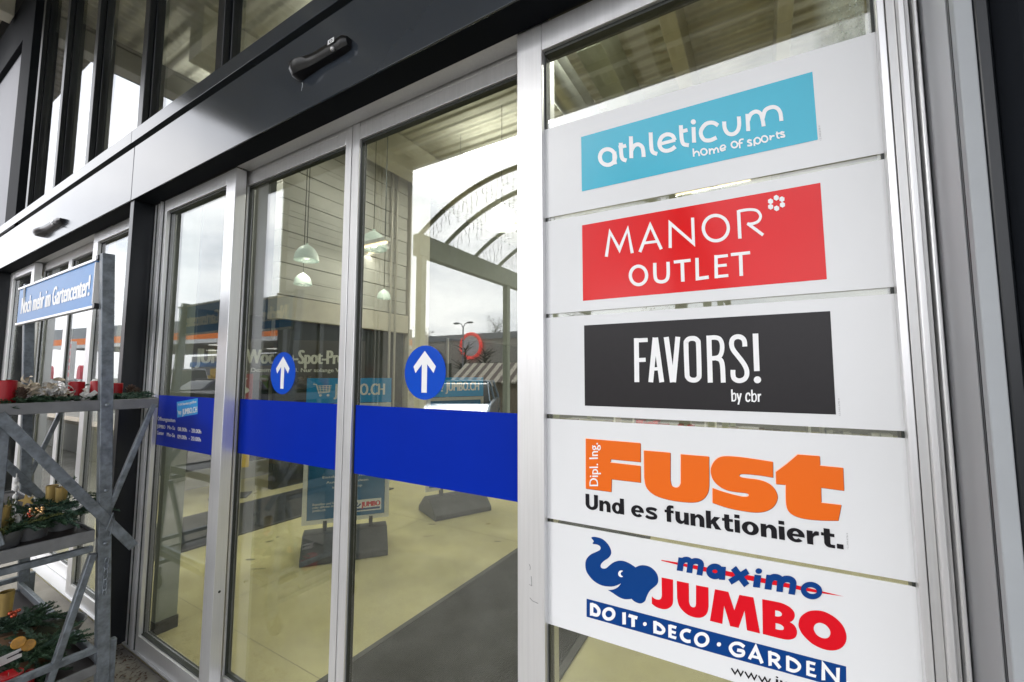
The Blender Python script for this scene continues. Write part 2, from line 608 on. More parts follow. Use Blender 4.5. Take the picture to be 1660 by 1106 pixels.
def pixel_plane(ox, oy, sc, Y):
    def fn(u, v, lf):
        return at(ox + u / sc, oy + v / sc, Y - lf) if False else at(ox + u / sc, oy + v / sc, Y) + Vector((0, -lf, 0))
    return fn


_cap = {}


def text_mesh(body):
    if body in _cap:
        return _cap[body]
    c = bpy.data.curves.new('tmp', 'FONT')
    c.body = body
    c.resolution_u = 3
    o = bpy.data.objects.new('tmp', c)
    C.objects.link(o)
    dg = bpy.context.evaluated_depsgraph_get()
    me = bpy.data.meshes.new_from_object(o.evaluated_get(dg))
    vs = [v.co.copy() for v in me.vertices]
    fs = [tuple(p.vertices) for p in me.polygons]
    bpy.data.objects.remove(o)
    bpy.data.curves.remove(c)
    bpy.data.meshes.remove(me)
    _cap[body] = (vs, fs)
    return vs, fs


CAP_H = max(v.y for v in text_mesh('H')[0])


def text_on(body, bl, br, tl, fn, m=None, bold=0.0, lift=0.0006, mirror=False):
    """built-in lettering; bl->br is the baseline, tl the top of a capital above its start (all in fn's plane units)"""
    vs, fs = text_mesh(body)
    x0, x1 = min(v.x for v in vs), max(v.x for v in vs)
    A, Bq, Tq = fn(bl[0], bl[1], 0), fn(br[0], br[1], 0), fn(tl[0], tl[1], 0)
    nrm = fn(bl[0], bl[1], 1) - A
    m = m or MB()
    shifts = (0,) if not bold else (-bold, 0, bold)
    for k, sh in enumerate(shifts):
        pts = []
        for v in vs:
            q = A + (Bq - A) * ((v.x + sh * (x1 - x0) / max(1, len(body)) - x0) / (x1 - x0)) + (Tq - A) * (v.y / CAP_H)
            pts.append(q + nrm * (lift + k * 0.00005))
        m.add(pts, fs)
    return m

# ================================================================== the setting
structure(MB().box(-300, 300, -300, 300, -0.6, -0.12).build('asphalt', M['asphalt']))
pv = MB().box(-70, 30, -4.2, 1.035, -0.5, 0.0)
structure(pv.build('pavement', M['concrete']))
structure(MB().box(-70, 30, -4.32, -4.204, -0.5, 0.004).build('kerb', M['parapet']))
structure(MB().box(-6.4, -.2, -13.2, -4.33, -.3, -.10).build('bounce_paving', mat('pale bounce paving', (0.55, 0.53, 0.48), 0.8, noise=0.1, nscale=3)))  # added pale slab that bounces light up to the walkway arches
for i in range(9):
    x = -30 + i * 2.6
    structure(MB().box(x, x + .1, -11.5, -6.6, -0.119, -0.114).build('parking_line', M['marking']))
structure(MB().box(-14, 6, 1.04, 14, -0.3, 0.0).build('floor', M['floor_in']))
jn = MB()
for k in range(5):
    jn.box(-6, 4, 1.43 + k * 2, 1.433 + k * 2, 0.0008, 0.0012)
for x in (-5.2, -3.14, 1.0):
    jn.box(x, x + .003, 1.14, 9, 0.0013, 0.0016)
structure(jn.build('floor_joint', mat('floor joint', (0.32, 0.29, 0.18), 0.6)))
gt = MB()
gt.box(-6.6, 0.28, 1.04, 1.16, 0.0, 0.006)
structure(gt.build('threshold', M['alu_side']))

# ================================================================== shop building
B = thing('shop_building', 'dark grey glazed shop front with silver door frames and tall upper windows', 'building', (-2, 1.2, 0))
D0, D1 = 1.05, 1.115
SOF = 2.535
for a, b in ((-6.62, -3.194), (-3.188, 2.6)):
    MB().box(a, b, 0.945, 0.952, SOF, 2.866).build('fascia_panel', M['anthracite'], B, 0.002)
MB().box(-6.62, 2.6, 0.953, 1.049, SOF + .004, 2.86).build('fascia_core', M['anthracite_dark'], B)
MB().box(-6.62, 2.6, 0.953, 1.049, SOF, SOF + .003).build('soffit', M['matt_black'], B)
for a, b in ((-5.70, -4.19), (-2.217, -0.605)):
    MB().box(a, b, 1.051, 1.113, SOF + .002, 2.62).build('door_header', M['alu_side'], B, 0.002)
MB().box(-6.62, 2.6, 1.05, 1.3, 2.63, 2.9).build('lintel', M['anthracite_dark'], B)
MB().box(-6.62, 2.6, 0.985, 1.05, 2.862, 2.93).build('shadow_gap', M['rubber'], B)
for a, b in ((-7.9, -3.29), (-3.287, 2.6)):
    sp = MB()
    sp.prism([(a, 0.955, 2.922), (a, 0.955, 3.0), (a, 0.963, 3.012), (a, 1.03, 3.03), (a, 1.03, 2.922)], (b - a, 0, 0))
    sp.build('sill_profile', M['anthracite'], B, 0.0015)
mx = [-5.72, -4.92, -4.15, -3.225, -2.275, -1.34, -0.4, 0.54, 1.48, 2.42]
for x in mx:
    m_ = MB().box(x - .034, x + .034, 0.968, 1.0, 3.0, 5.5)
    o = m_.build('mullion', M['anthracite_dark'], B, 0.003)
    MB().box(x - .046, x + .046, 1.001, 1.045, 3.0, 5.5).build('mullion_frame', M['anthracite_dark'], o, 0.003)
xs = [-7.9, -6.2] + mx + [2.6]
for a, b in zip(xs[:-1], xs[1:]):
    MB().box(a + .04, b - .04, 1.018, 1.024, 3.0, 5.5).build('upper_pane', M['glass_up'], B)
MB().box(-6.42, -6.02, 0.957, 1.1, 2.9, 5.52).build('corner_column', M['matt_black'], B, 0.004)
MB().box(-7.9, -6.42, 0.96, 1.1, 4.95, 5.45).build('transom', M['matt_black'], B, 0.004)
MB().box(-7.9, -6.425, 1.0, 1.017, 3.03, 4.94).build('sky_tone_panel', M['sky_tone_grey'], B)  # opaque sheet over the end window, its grey painting the reflected sky
MB().box(-3.217, -3.163, 0.953, 1.062, 0, SOF - .001).build('pillar', M['anthracite_dark'], B, 0.002)
MB().box(-6.95, -6.56, 0.953, 1.062, 0, SOF - .001).build('pillar', M['anthracite_dark'], B, 0.002)
MB().box(0.2845, 2.6, 0.922, 1.1, 0, SOF + .4).build('pillar', M['anthracite_dark'], B, 0.002)
MB().box(0.2843, 0.306, 0.905, 0.9218, 0, SOF + .39).build('pillar_trim', M['grey_paint'], B, 0.002)
MB().box(0.3064, 0.3255, 0.907, 0.9218, 0, SOF + .39).build('pillar_trim', M['anthracite_dark'], B, 0.004)
pc = MB()
pc.prism([(0.326, .921, 0), (0.326, .908, 0), (.333, .893, 0), (.345, .884, 0), (2.6, .884, 0), (2.6, .921, 0)], (0, 0, SOF + .39))
pc.build('pillar_cover', M['matt_black'], B, 0.003)


def fixed_window(x0, x1, g0, g1, gtop=2.462, gbot=0.088, band=None):
    f = MB()
    f.box(x0, g0, D0, 1.10, 0.004, SOF - .003)
    f.box(g1, x1, D0, 1.10, 0.004, SOF - .003)
    f.box(g0 + .0005, g1 - .0005, D0 + .0005, 1.0995, gtop, SOF - .0035)
    f.box(g0 + .0005, g1 - .0005, D0 + .0005, 1.0995, 0.0045, gbot)
    o = f.build('fixed_window', M['alu'], B, 0.0015)
    k = MB()
    for a, b, c, d in ((g0, g0 + .005, gbot, gtop), (g1 - .005, g1, gbot, gtop)):
        k.box(a, b, 1.0695, 1.096, c, d)
    k.box(g0 + .005, g1 - .005, 1.062, 1.096, gtop - .010, gtop)
    k.box(g0 + .005, g1 - .005, 1.062, 1.096, gbot, gbot + .006)
    k.build('gasket', M['rubber'], o)
    MB().box(g0 + .003, g1 - .003, 1.072, 1.078, gbot + .002, gtop - .004).build('pane', M['glass'], o)
    if band:
        MB().box(g0 + .0055, g1 - .0055, 1.0706, 1.0716, band[0], band[1]).build('blue_band', M['blue_band'], o)
    return o


L1 = fixed_window(-3.15, -2.217, -2.985, -2.308, band=(1.109, 1.387))
FR = fixed_window(-0.605, 0.2345, -0.522, 0.2222, gtop=2.45)
fixed_window(-4.19, -3.219, -4.10, -3.275)
fixed_window(-6.55, -5.70, -6.44, -5.785)
# stepped profile strips of the right-hand frame and of the left frame stile
MB().box(0.2362, 0.2505, 1.052, 1.10, .004, SOF - .003).box(0.2625, 0.2695, 1.05, 1.10, .004, SOF - .003).build('frame_profile', M['alu_side'], B, 0.001)
MB().box(0.2508, 0.2622, 1.041, 1.10, .004, SOF - .003).build('frame_bead', M['alu'], B, 0.002)
MB().box(0.2725, 0.2795, 1.040, 1.10, .004, SOF - .003).build('frame_bead', M['alu'], B, 0.002)
MB().box(0.283, 0.2842, 0.93, 1.099, .005, SOF - .004).build('pillar_side_sheen', M['side_sheen_grey'], B)  # thin plate painting the sheen of the sign panels on the dark pillar
MB().box(0.2345, 0.2828, 1.07, 1.099, .005, SOF - .004).build('frame_joint', M['rubber'], B)
cd_m = bpy.data.materials.new('condensation')
cd_m.use_nodes = True
_n, _l = cd_m.node_tree.nodes, cd_m.node_tree.links
_n.clear()
_o = _n.new('ShaderNodeOutputMaterial')
_t = _n.new('ShaderNodeTexCoord')
_g = _n.new('ShaderNodeMapping')
_g.inputs['Scale'].default_value = (1, 1, .55)
_l.new(_t.outputs['Object'], _g.inputs[0])
_a = _n.new('ShaderNodeTexNoise')
_a.inputs['Scale'].default_value = 22
_a.inputs['Detail'].default_value = 8
_l.new(_g.outputs[0], _a.inputs[0])
_v = _n.new('ShaderNodeTexVoronoi')
_v.inputs['Scale'].default_value = 130
_l.new(_t.outputs['Object'], _v.inputs[0])
_r = _n.new('ShaderNodeMapRange')
for k_, v_ in (('From Min', .38), ('From Max', .72), ('To Min', .12), ('To Max', .62)):
    _r.inputs[k_].default_value = v_
_l.new(_a.outputs[0], _r.inputs[0])
_s = _n.new('ShaderNodeMapRange')
for k_, v_ in (('From Min', .0), ('From Max', .32), ('To Min', .35), ('To Max', .0)):
    _s.inputs[k_].default_value = v_
_l.new(_v.outputs['Distance'], _s.inputs[0])
_p = _n.new('ShaderNodeMath')
_p.operation = 'ADD'
_p.use_clamp = True
_l.new(_r.outputs[0], _p.inputs[0])
_l.new(_s.outputs[0], _p.inputs[1])
_q = _n.new('ShaderNodeSeparateXYZ')
_l.new(_t.outputs['Generated'], _q.inputs[0])
_f = _n.new('ShaderNodeMapRange')
_f.interpolation_type = 'SMOOTHSTEP'
_f.inputs['From Max'].default_value = 0.6
_l.new(_q.outputs['X'], _f.inputs[0])
_pm = _n.new('ShaderNodeMath')
_pm.operation = 'MULTIPLY'
_l.new(_p.outputs[0], _pm.inputs[0])
_l.new(_f.outputs[0], _pm.inputs[1])
_p = _pm
_d = _n.new('ShaderNodeBsdfTranslucent')
_d.inputs[0].default_value = (.62, .68, .62, 1)
_d2 = _n.new('ShaderNodeBsdfDiffuse')
_d2.inputs[0].default_value = (.55, .60, .55, 1)
_dm = _n.new('ShaderNodeMixShader')
_l.new(_d.outputs[0], _dm.inputs[1])
_l.new(_d2.outputs[0], _dm.inputs[2])
_x = _n.new('ShaderNodeBsdfTransparent')
_m2 = _n.new('ShaderNodeMixShader')
_l.new(_p.outputs[0], _m2.inputs[0])
_l.new(_x.outputs[0], _m2.inputs[1])
_l.new(_dm.outputs[0], _m2.inputs[2])
_l.new(_m2.outputs[0], _o.inputs[0])
cdp = [at(x_, y_, 1.0709) for x_, y_ in ((1308, -40), (1398, -70), (1404, 66), (1352, 84), (1318, 92), (1314, 30))]
MB().prism(cdp, (0, .0006, 0)).build('condensation', cd_m, FR)
MB().box(-3.112, -3.106, 1.046, 1.0495, .004, SOF - .004).box(-3.022, -3.014, 1.046, 1.0495, .004, SOF - .004).build('frame_joint', M['rubber'], B)
MB().box(-3.055, -3.04, 1.041, 1.0499, .004, SOF - .003).build('frame_bead', M['alu'], B, 0.001)
# inner shop front along the left side of the hall
zp = atx(390, 752, -6.55).z
MB().box(-7.0, -6.55, 1.35, 13.9, 0.001, zp).build('inner_plinth', M['parapet'], B, .006)
MB().box(-7.0, -6.62, 1.35, 13.9, zp + .003, 2.4).build('inner_window', M['dark_glass'], B)
MB().box(-7.0, -6.60, 1.35, 13.9, 2.403, 5.55).build('inner_wall', M['grey_dark_wall'], B)
for y_ in (1.9, 3.75, 5.9, 8.0):
    MB().box(-6.60, -6.55, y_, y_ + .05, zp + .004, 2.402).build('inner_window_post', M['alu_side'], B)
# inner wall of horizontal metal panels
iw = MB()
for i in range(13):
    z0 = 2.60 + i * .225
    iw.box(-5.75, -5.60 - .008 * (i % 2), 3.25, 5.63, z0, z0 + .217)
iw.build('inner_siding', M['siding'], B, .004)
MB().box(-5.78, -5.56, 3.22, 5.66, 2.26, 2.58).build('inner_lintel', M['lintel'], B, .006)
MB().box(-5.72, -5.62, 3.3, 5.6, 0, 2.258).build('inner_glazing', M['dark_glass'], B)
MB().box(-5.80, -5.55, 5.67, 6.2, 0, 5.5).build('inner_pier', M['lintel'], B, .01)
for y_ in (5.2, 5.32):
    MB().tube([(-5.55, y_, 0), (-5.55, y_, 5.5)], .02, 8).build('inner_pipe', M['pipe'], B, smooth=True)
# shell of the hall behind the glass
sh = MB().box(-14.3, -14, 1.3, 14.2, 0, 5.6).box(6, 6.3, 1.3, 14.2, 0, 5.6).box(-14.3, 6.3, 14, 14.3, 0, 5.6)
sh.build('hall_wall', M['wall_in'], B)
MB().box(-14.3, 6.3, 1.15, 14.3, 5.56, 5.9).build('hall_ceiling', M['ceil_in'], B)
MB().box(-14.3, -6.95, 1.06, 1.3, 0, 5.5).build('facade_wall', M['anthracite_dark'], B)
MB().box(2.62, 8, 0.93, 1.3, 0, 5.5).build('facade_wall', M['anthracite_dark'], B)
MB().box(-14.3, 8, 0.97, 1.5, 5.92, 7.0).build('upper_wall', M['anthracite_dark'], B)
for x0, x1, zb in ((-1.62, -1.34, 5.0), (-.77, -.60, 5.05), (0.26, 0.40, 5.1), (-5.4, -5.1, 5.0), (-8.6, -8.3, 5.0), (3.0, 3.3, 5.0)):
    MB().box(x0, x1, 1.5 if x0 > -1 else (4.1 if x0 > -2 else 2), 13.9, zb, 5.55).build('ceiling_beam', M['duct'] if x0 == -1.62 else M['beam_in'], B, 0.01)
for y in (3.3, 6.2, 9.4):
    MB().box(-13.9, 5.9, y, y + .09, 5.26, 5.5).build('purlin', M['beam_in'], B)
MB().box(-3.14, -3.09, 1.16, 1.27, 0.07, 2.6).build('partition', M['wall_panel'], B, 0.002)
MB().box(-3.145, -3.085, 1.16, 1.275, 0.0, 0.069).build('skirting', M['mat_edge'], B)
for p in ((4.55, .0), (4.75, .5)):
    dk = MB()
    for k in range(2):
        z = p[0] + k * .0
    dk.tube([(-4.6, 2.2 + p[1], p[0]), (-2.3, 2.2 + p[1], p[0]), (-1.9, 2.4 + p[1], p[0]), (-1.75, 2.8 + p[1], p[0]), (-1.75, 7, p[0])], 0.13, 18)
    dk.build('ventilation_duct', M['duct_metal'], B, smooth=True)
MB().tube([(-6, 3.0, 5.15), (5, 3.0, 5.15)], 0.03, 10).build('sprinkler_pipe', M['galv'], B, smooth=True)
MB().tube([(-.52, 3.0, 5.15), (-.52, 3.0, 5.5)], 0.012, 8).build('pipe_hanger', M['galv'], B)


# ================================================================== sliding doors
def sliding_leaf(x0, x1, g0, g1, label, band, disc_x=None, name='sliding_door'):
    t = thing(name, label, 'door', ((x0 + x1) / 2, D1 + .02, 0), 'sliding glass door leaves')
    zt, gt_, gb = 2.61, 2.466, 0.10
    f = MB()
    f.box(x0, g0, D1, D1 + .04, 0.008, zt).box(g1, x1, D1, D1 + .04, 0.008, zt)
    f.box(g0 + .0005, g1 - .0005, D1 + .0005, D1 + .039, gt_, 2.5215)
    f.box(g0 + .0005, g1 - .0005, D1 + .0025, D1 + .039, 2.5235, zt)
    f.box(g0 + .0005, g1 - .0005, D1 + .0005, D1 + .039, 0.0085, gb)
    f.build('frame', M['alu'], t, 0.0015)
    k = MB()
    k.box(g0, g0 + .006, D1 + .010, D1 + .034, gb, gt_).box(g1 - .006, g1, D1 + .010, D1 + .034, gb, gt_)
    k.box(g0 + .006, g1 - .006, D1 + .010, D1 + .034, gt_ - .010, gt_).box(g0 + .006, g1 - .006, D1 + .010, D1 + .034, gb, gb + .006)
    k.build('gasket', M['rubber'], t)
    MB().box(g0 + .004, g1 - .004, D1 + .016, D1 + .022, gb + .002, gt_ - .004).build('pane', M['glass'], t)
    if band:
        MB().box(g0 + .0065, g1 - .0065, D1 + .0146, D1 + .0156, *band).build('blue_band', M['blue_band'], t)
    if disc_x:
        cx, cz, r = disc_x
        y = D1 + .0145
        d = MB()
        n = 56
        d.prism([(cx + r * math.cos(2 * math.pi * i / n), y, cz + r * math.sin(2 * math.pi * i / n)) for i in range(n)], (0, 0.0012, 0))
        o = d.build('arrow_disc', M['disc_blue'], t)
        a = Print(lambda u, v, lf: Vector((cx + u * r, y - lf, cz + v * r)))
        a.fill([(-.13, -.74), (.13, -.74), (.13, .30), (.44, -.02), (.55, .22), (.0, .80), (-.55, .22), (-.44, -.02), (-.13, .30)])
        a.build('arrow', M['white_print'], o)
    return t


zd = at(688, 604, D1 + .014).z
rd = (at(688, 560, D1 + .014).z - at(688, 648, D1 + .014).z) / 2
sliding_leaf(-2.30, -1.4365, -2.235, -1.475, 'left leaf of the sliding pair nearest the five sign panels, with arrow disc', (1.122, 1.384),
             (at(458, 604, D1 + .014).x, zd, rd))
sliding_leaf(-1.4315, -0.53, -1.388, -0.585, 'sliding door leaf with arrow disc right beside the post of the five sign panels', (1.122, 1.384),
             (at(688, 604, D1 + .014).x, zd, rd))
sliding_leaf(-5.78, -4.982, -5.72, -5.02, 'far sliding leaf under the small sensor, farther from the corner pillar', None)
sliding_leaf(-4.977, -4.12, -4.94, -4.16, 'far sliding leaf under the small sensor, nearer the dark pillar', None)

# lettering on the blue band and the tilted sticker of the left fixed pane
pp = pixel_plane(200, 620, 6.9125, 1.0706)
tm = MB()
text_on('Öffnungszeiten', (385, 425), (582, 447), (385, 385), pp, tm, .05)
tm.build('opening_title', M['white_print'], L1, smooth='flatprint')
tm = MB()
text_on('JUMBO', (380, 508), (470, 522), (380, 470), pp, tm, .05)
text_on('Mo-Sa', (497, 522), (580, 533), (497, 482), pp, tm, .05)
text_on('08.00h  - 20.00h', (612, 543), (872, 575), (612, 500), pp, tm, .08)
tm.build('opening_hours', M['white_print'], L1, smooth='flatprint')
tm = MB()
text_on('Center', (378, 582), (455, 592), (378, 542), pp, tm, .05)
text_on('Mo-Sa', (490, 602), (578, 615), (490, 562), pp, tm, .05)
text_on('09.00h  - 20.00h', (608, 628), (868, 664), (608, 585), pp, tm, .08)
tm.build('opening_hours', M['white_print'], L1, smooth='flatprint')
st = Print(pp)
st.fill([(600, 220), (835, 176), (833, 355), (605, 395)])
st.build('web_sticker', M['sticker_blue'], L1)
tm = MB()
text_on('7×24 Stunden geöffnet', (612, 268), (822, 228), (612, 240), pp, tm, .06, .0011)
text_on('JUMBO.CH', (665, 362), (828, 334), (665, 300), pp, tm, .08, .0011)
cart = Print(pp, .0011)


def cart_mark(P, x, y, s, sx=1.0):
    q = lambda pts: [(x + a * s * sx, y + b * s) for a, b in pts]
    P.stroke(q([(-.1, .0), (.12, .04), (.28, .68), (.95, .60)]), .07 * s)
    for k in range(4):
        P.stroke(q([(.17 + k * .035, .15 + k * .14), (1.05 - k * .02, .12 + k * .13)]), .05 * s)
    for k in range(4):
        P.stroke(q([(.32 + k * .2, .10), (.40 + k * .17, .62)]), .05 * s)
    for k in (.38, .85):
        P.fill(q([(k + .09 * math.cos(a), .85 + .09 * math.sin(a)) for a in [i * math.pi / 6 for i in range(12)]]))


cart_mark(cart, 612, 318, 52, .75)
for vs in (cart.m,):
    tm.add(vs.v, vs.f)
tm.build('web_lettering', M['white_print'], L1, smooth='flatprint')

# ================================================================== five sign panels on the right pane
PY = 1.0685
GRP = 'sign panels on the right-hand pane'


def sign_panel(label, q):
    """q: photo corners TL, TR, BR, BL of the white board"""
    P = [at(x, y, PY) for x, y in q]
    c = sum(P, Vector()) / 4
    t = thing('sign_panel', label, 'sign', (c.x, PY, min(p.z for p in P)), GRP)
    m = MB()
    m.prism(P, (0, 0.003, 0))
    m.build('board', M['white_panel'], t)
    return t


px1 = pixel_plane(0, 0, 1, PY)
s1 = sign_panel('white panel with turquoise field and rounded white sports lettering, topmost of five',
                [(878.6, 212), (1424.5, 50), (1445, 245.8), (879.6, 354.8)])
s2 = sign_panel('white panel with glossy red field, thin white capitals and a ring of hexagons',
                [(879.7, 361), (1446, 255.8), (1463.8, 464.2), (880, 509.8)])
s3 = sign_panel('white panel with charcoal field and narrow white capitals ending in an exclamation mark',
                [(880.1, 516), (1465, 475.2), (1481.4, 699.8), (880.8, 671)])
s4 = sign_panel('white panel with fat orange letters above a bold black slogan',
                [(881, 678.2), (1482.8, 711.4), (1495, 946.4), (881.6, 838.8)])
s5 = sign_panel('white panel with blue elephant emblem and red capitals, lowest of five',
                [(881.7, 844.6), (1495.6, 954), (1507, 1205), (882.4, 1009)])


def field(t, m, q, name='colour_field'):
    p = Print(px1, .0005)
    p.fill(q)
    return p.build(name, M[m], t)


field(s1, 'turq', [(942.1, 222.5), (1316.9, 116.6), (1325.8, 226.8), (943.3, 310.8)])
field(s2, 'red', [(943.7, 365.6), (1329.8, 296.6), (1340.4, 452.8), (945.1, 488.0)])
field(s3, 'black_print', [(946.9, 527.8), (1345.8, 504.5), (1355.2, 672.2), (948.2, 657.8)])

# --- turquoise panel lettering
P = Print(pixel_plane(930, 100, 4.0488, PY), .0011)
W = 26
P.stroke(ell(223, 628, 50, 52, 30), W, True).curve([(268, 592), (268, 640), (273, 676)], W)
P.curve([(310, 535), (313, 605), (322, 640), (348, 651)], W).stroke([(296, 566), (345, 553)], 24)
P.curve([(376, 492), (378, 560), (379, 636)], W).curve([(378, 590), (396, 556), (425, 545), (450, 562), (458, 596), (460, 628)], W)
P.curve([(506, 467), (510, 560), (520, 596), (549, 608)], W)
P.stroke([(566, 543), (667, 517)], 22).curve([(665, 519), (648, 488), (612, 480), (577, 500), (563, 541), (576, 575), (605, 588), (640, 580), (668, 560)], W)
P.curve([(704, 420), (709, 505), (722, 543), (757, 551)], W).stroke([(704, 462), (748, 451)], 24)
P.stroke([(787, 432), (791, 534)], W).fill(ell(786, 398, 17, 17, 16))
P.curve([(948, 421), (915, 403), (870, 410), (838, 450), (838, 488), (860, 516), (896, 518), (938, 500)], W)
P.curve([(988, 395), (992, 440), (1012, 472), (1045, 478), (1074, 458), (1086, 420), (1084, 362)], W)
P.stroke([(1140, 345), (1146, 458)], W).curve([(1145, 390), (1160, 350), (1195, 330), (1226, 344), (1240, 385), (1247, 427)], W)
P.curve([(1241, 375), (1255, 325), (1290, 303), (1328, 304), (1355, 335), (1363, 392)], W)
W = 10.5
P.stroke([(785, 572), (789, 626)], W).curve([(788, 608), (804, 592), (820, 598), (825, 622)], W)
P.stroke(ell(855, 594, 20, 20, 20), W, True)
P.stroke([(891, 572), (894, 612)], W).curve([(893, 592), (905, 576), (918, 582), (922, 606)], W).curve([(921, 588), (934, 570), (946, 576), (951, 600)], W)
P.curve([(964, 578), (998, 566)], W).curve([(998, 566), (988, 551), (970, 556), (963, 573), (973, 587), (998, 578)], W)
P.stroke(ell(1055, 547, 20, 20, 20), W, True)
P.curve([(1091, 570), (1088, 528), (1098, 513), (1115, 512)], W).stroke([(1078, 541), (1108, 534)], 11)
P.curve([(1168, 520), (1150, 517), (1143, 528), (1164, 539), (1164, 551), (1140, 553)], 12)
P.stroke([(1184, 514), (1187, 556)], W).stroke(ell(1206, 521, 19, 20, 20), W, True)
P.stroke(ell(1253, 510, 20, 20, 20), W, True)
P.stroke([(1289, 486), (1292, 518)], W).curve([(1291, 506), (1301, 492), (1318, 489)], W)
P.curve([(1334, 462), (1337, 498), (1352, 504)], W).stroke([(1326, 479), (1353, 472)], 11)
P.curve([(1382, 468), (1366, 465), (1359, 475), (1380, 484), (1380, 495), (1357, 497)], 12)
P.build('lettering', M['white_print'], s1)

# --- red panel lettering
P = Print(pixel_plane(930, 290, 3.952, PY), .0011)
P.stroke([(210, 500), (233, 342), (294, 455), (347, 322), (376, 477)], 20)
P.stroke([(425, 470), (491, 298), (562, 452)], 20).stroke([(450, 413), (536, 402)], 17)
P.stroke([(619, 444), (618, 285), (768, 415), (762, 250)], 20)
P.stroke(ell(911, 317, 80, 81, 44), 21, True)
P.stroke([(1065, 384), (1056, 203)], 22).curve([(1056, 209), (1120, 199), (1172, 205), (1197, 238), (1184, 272), (1150, 288), (1112, 292)], 18).stroke([(1114, 287), (1214, 362)], 20)
P.stroke(ell(416, 620, 52, 59, 40), 21, True)
P.curve([(520, 540), (522, 620), (533, 652), (565, 661), (595, 648), (606, 612), (605, 533)], 22)
P.stroke([(642, 535), (750, 523)], 20).stroke([(696, 535), (700, 660)], 23)
P.stroke([(790, 508), (793, 641), (866, 631)], 22)
P.stroke([(912, 490), (914, 638)], 22).stroke([(914, 501), (988, 492)], 19).stroke([(914, 560), (981, 553)], 18).stroke([(914, 628), (991, 620)], 19)
P.stroke([(1007, 487), (1130, 474)], 20).stroke([(1069, 484), (1074, 623)], 23)
for x, y in ((1298, 123), (1334, 132), (1337, 168), (1300, 191), (1262, 181), (1261, 146)):
    P.fill(ell(x, y, 18.5, 18.5, 6, 90))
P.build('lettering', M['white_print'], s2)

# --- charcoal panel lettering
P = Print(pixel_plane(1000, 520, 6.385, PY), .0011)
W = 50
P.stroke([(208, 636), (203, 182)], W).stroke([(203, 205), (320, 200)], 42).stroke([(205, 409), (299, 405)], 42)
P.stroke([(352, 637), (396, 176)], 50).stroke([(466, 637), (402, 176)], 50).stroke([(382, 500), (440, 498)], 34)
P.stroke([(512, 170), (577, 637)], 52).stroke([(632, 168), (588, 637)], 50)
P.curve([(717, 260), (722, 215), (745, 191), (777, 184), (812, 188), (838, 212), (845, 255), (853, 545), (845, 590), (822, 612), (792, 616), (758, 608), (735, 585), (727, 540)], W, True)
P.stroke([(953, 155), (968, 641)], 52).curve([(955, 178), (1020, 175), (1065, 192), (1088, 240), (1088, 310), (1070, 362), (1035, 385), (975, 391)], 46).curve([(1030, 388), (1068, 402), (1090, 445), (1098, 540), (1102, 641)], 50)
P.curve([(1325, 268), (1320, 212), (1298, 180), (1260, 166), (1220, 174), (1192, 205), (1188, 255), (1206, 305), (1255, 368), (1310, 440), (1342, 505), (1345, 560), (1325, 600), (1285, 620), (1245, 618), (1212, 595), (1202, 556), (1202, 510)], W)
P.stroke([(1434, 134), (1449, 522)], 58).fill(ell(1455, 612, 38, 36, 24))
W = 17
P.stroke([(1190, 712), (1195, 836)], W).curve([(1195, 768), (1213, 752), (1228, 765), (1230, 810), (1216, 829), (1195, 826)], 14)
P.stroke([(1245, 752), (1266, 828)], W).stroke([(1285, 752), (1257, 868)], W)
P.curve([(1379, 778), (1367, 753), (1346, 758), (1337, 790), (1342, 824), (1361, 834), (1379, 816)], W)
P.stroke([(1397, 715), (1402, 838)], W).curve([(1402, 775), (1424, 757), (1440, 775), (1441, 815), (1426, 836), (1402, 830)], 14)
P.stroke([(1465, 758), (1468, 840)], W).curve([(1467, 790), (1477, 767), (1493, 765)], W)
P.build('lettering', M['white_print'], s3)

# --- orange letters
T1 = lambda pts: [(820 + a / 6.9125, 640 + b / 6.9125) for a, b in pts]
T2 = lambda pts: [(1030 + a / 6.9125, 710 + b / 6.9125) for a, b in pts]
T3 = lambda pts: [(1240 + a / 6.9125, 710 + b / 6.9125) for a, b in pts]
fF = T1([(893, 487), (1505, 537), (1505, 748), (1172, 716), (1168, 754), (1505, 792), (1507, 978), (1181, 940), (1178, 1083), (893, 1045)])
sm = lambda a, b, c: a + smooth_path(b, 4)[1:-1] + c
fu = T2([(92, 135), (388, 160), (388, 470)] + smooth_path([(388, 470), (400, 518), (425, 543), (458, 550), (488, 536), (505, 500)], 4)[1:] + [(505, 178), (820, 203), (822, 520)] +
        smooth_path([(822, 520), (812, 595), (775, 660), (715, 702), (640, 716), (540, 712), (420, 697), (310, 672), (215, 637), (148, 588), (110, 525), (96, 440)], 4)[1:])
fs_ = T2([(1535, 262), (1537, 437), (1400, 415)] + smooth_path([(1400, 415), (1260, 400), (1185, 397), (1160, 411), (1178, 433), (1245, 446), (1340, 457), (1430, 477), (1512, 518), (1565, 580), (1588, 652), (1570, 722), (1520, 782), (1440, 818), (1340, 828), (1200, 812), (1020, 775), (860, 722)], 4)[1:] +
         [(860, 555)] + smooth_path([(860, 555), (960, 590), (1080, 625), (1190, 650), (1250, 651), (1266, 633), (1235, 612), (1140, 601), (1030, 582), (940, 540), (870, 470), (840, 380), (850, 310), (890, 245), (955, 206), (1050, 199), (1200, 212), (1380, 238), (1535, 262)], 4)[1:-1])
ft = T3([(362, 180), (608, 198), (612, 305), (870, 330), (880, 585), (622, 550), (627, 720), (850, 745), (815, 920)] +
        smooth_path([(815, 920), (640, 918), (480, 905), (360, 880), (280, 838), (242, 780), (230, 700), (228, 600)], 4)[1:] + [(228, 520), (120, 510), (118, 375), (240, 285)])
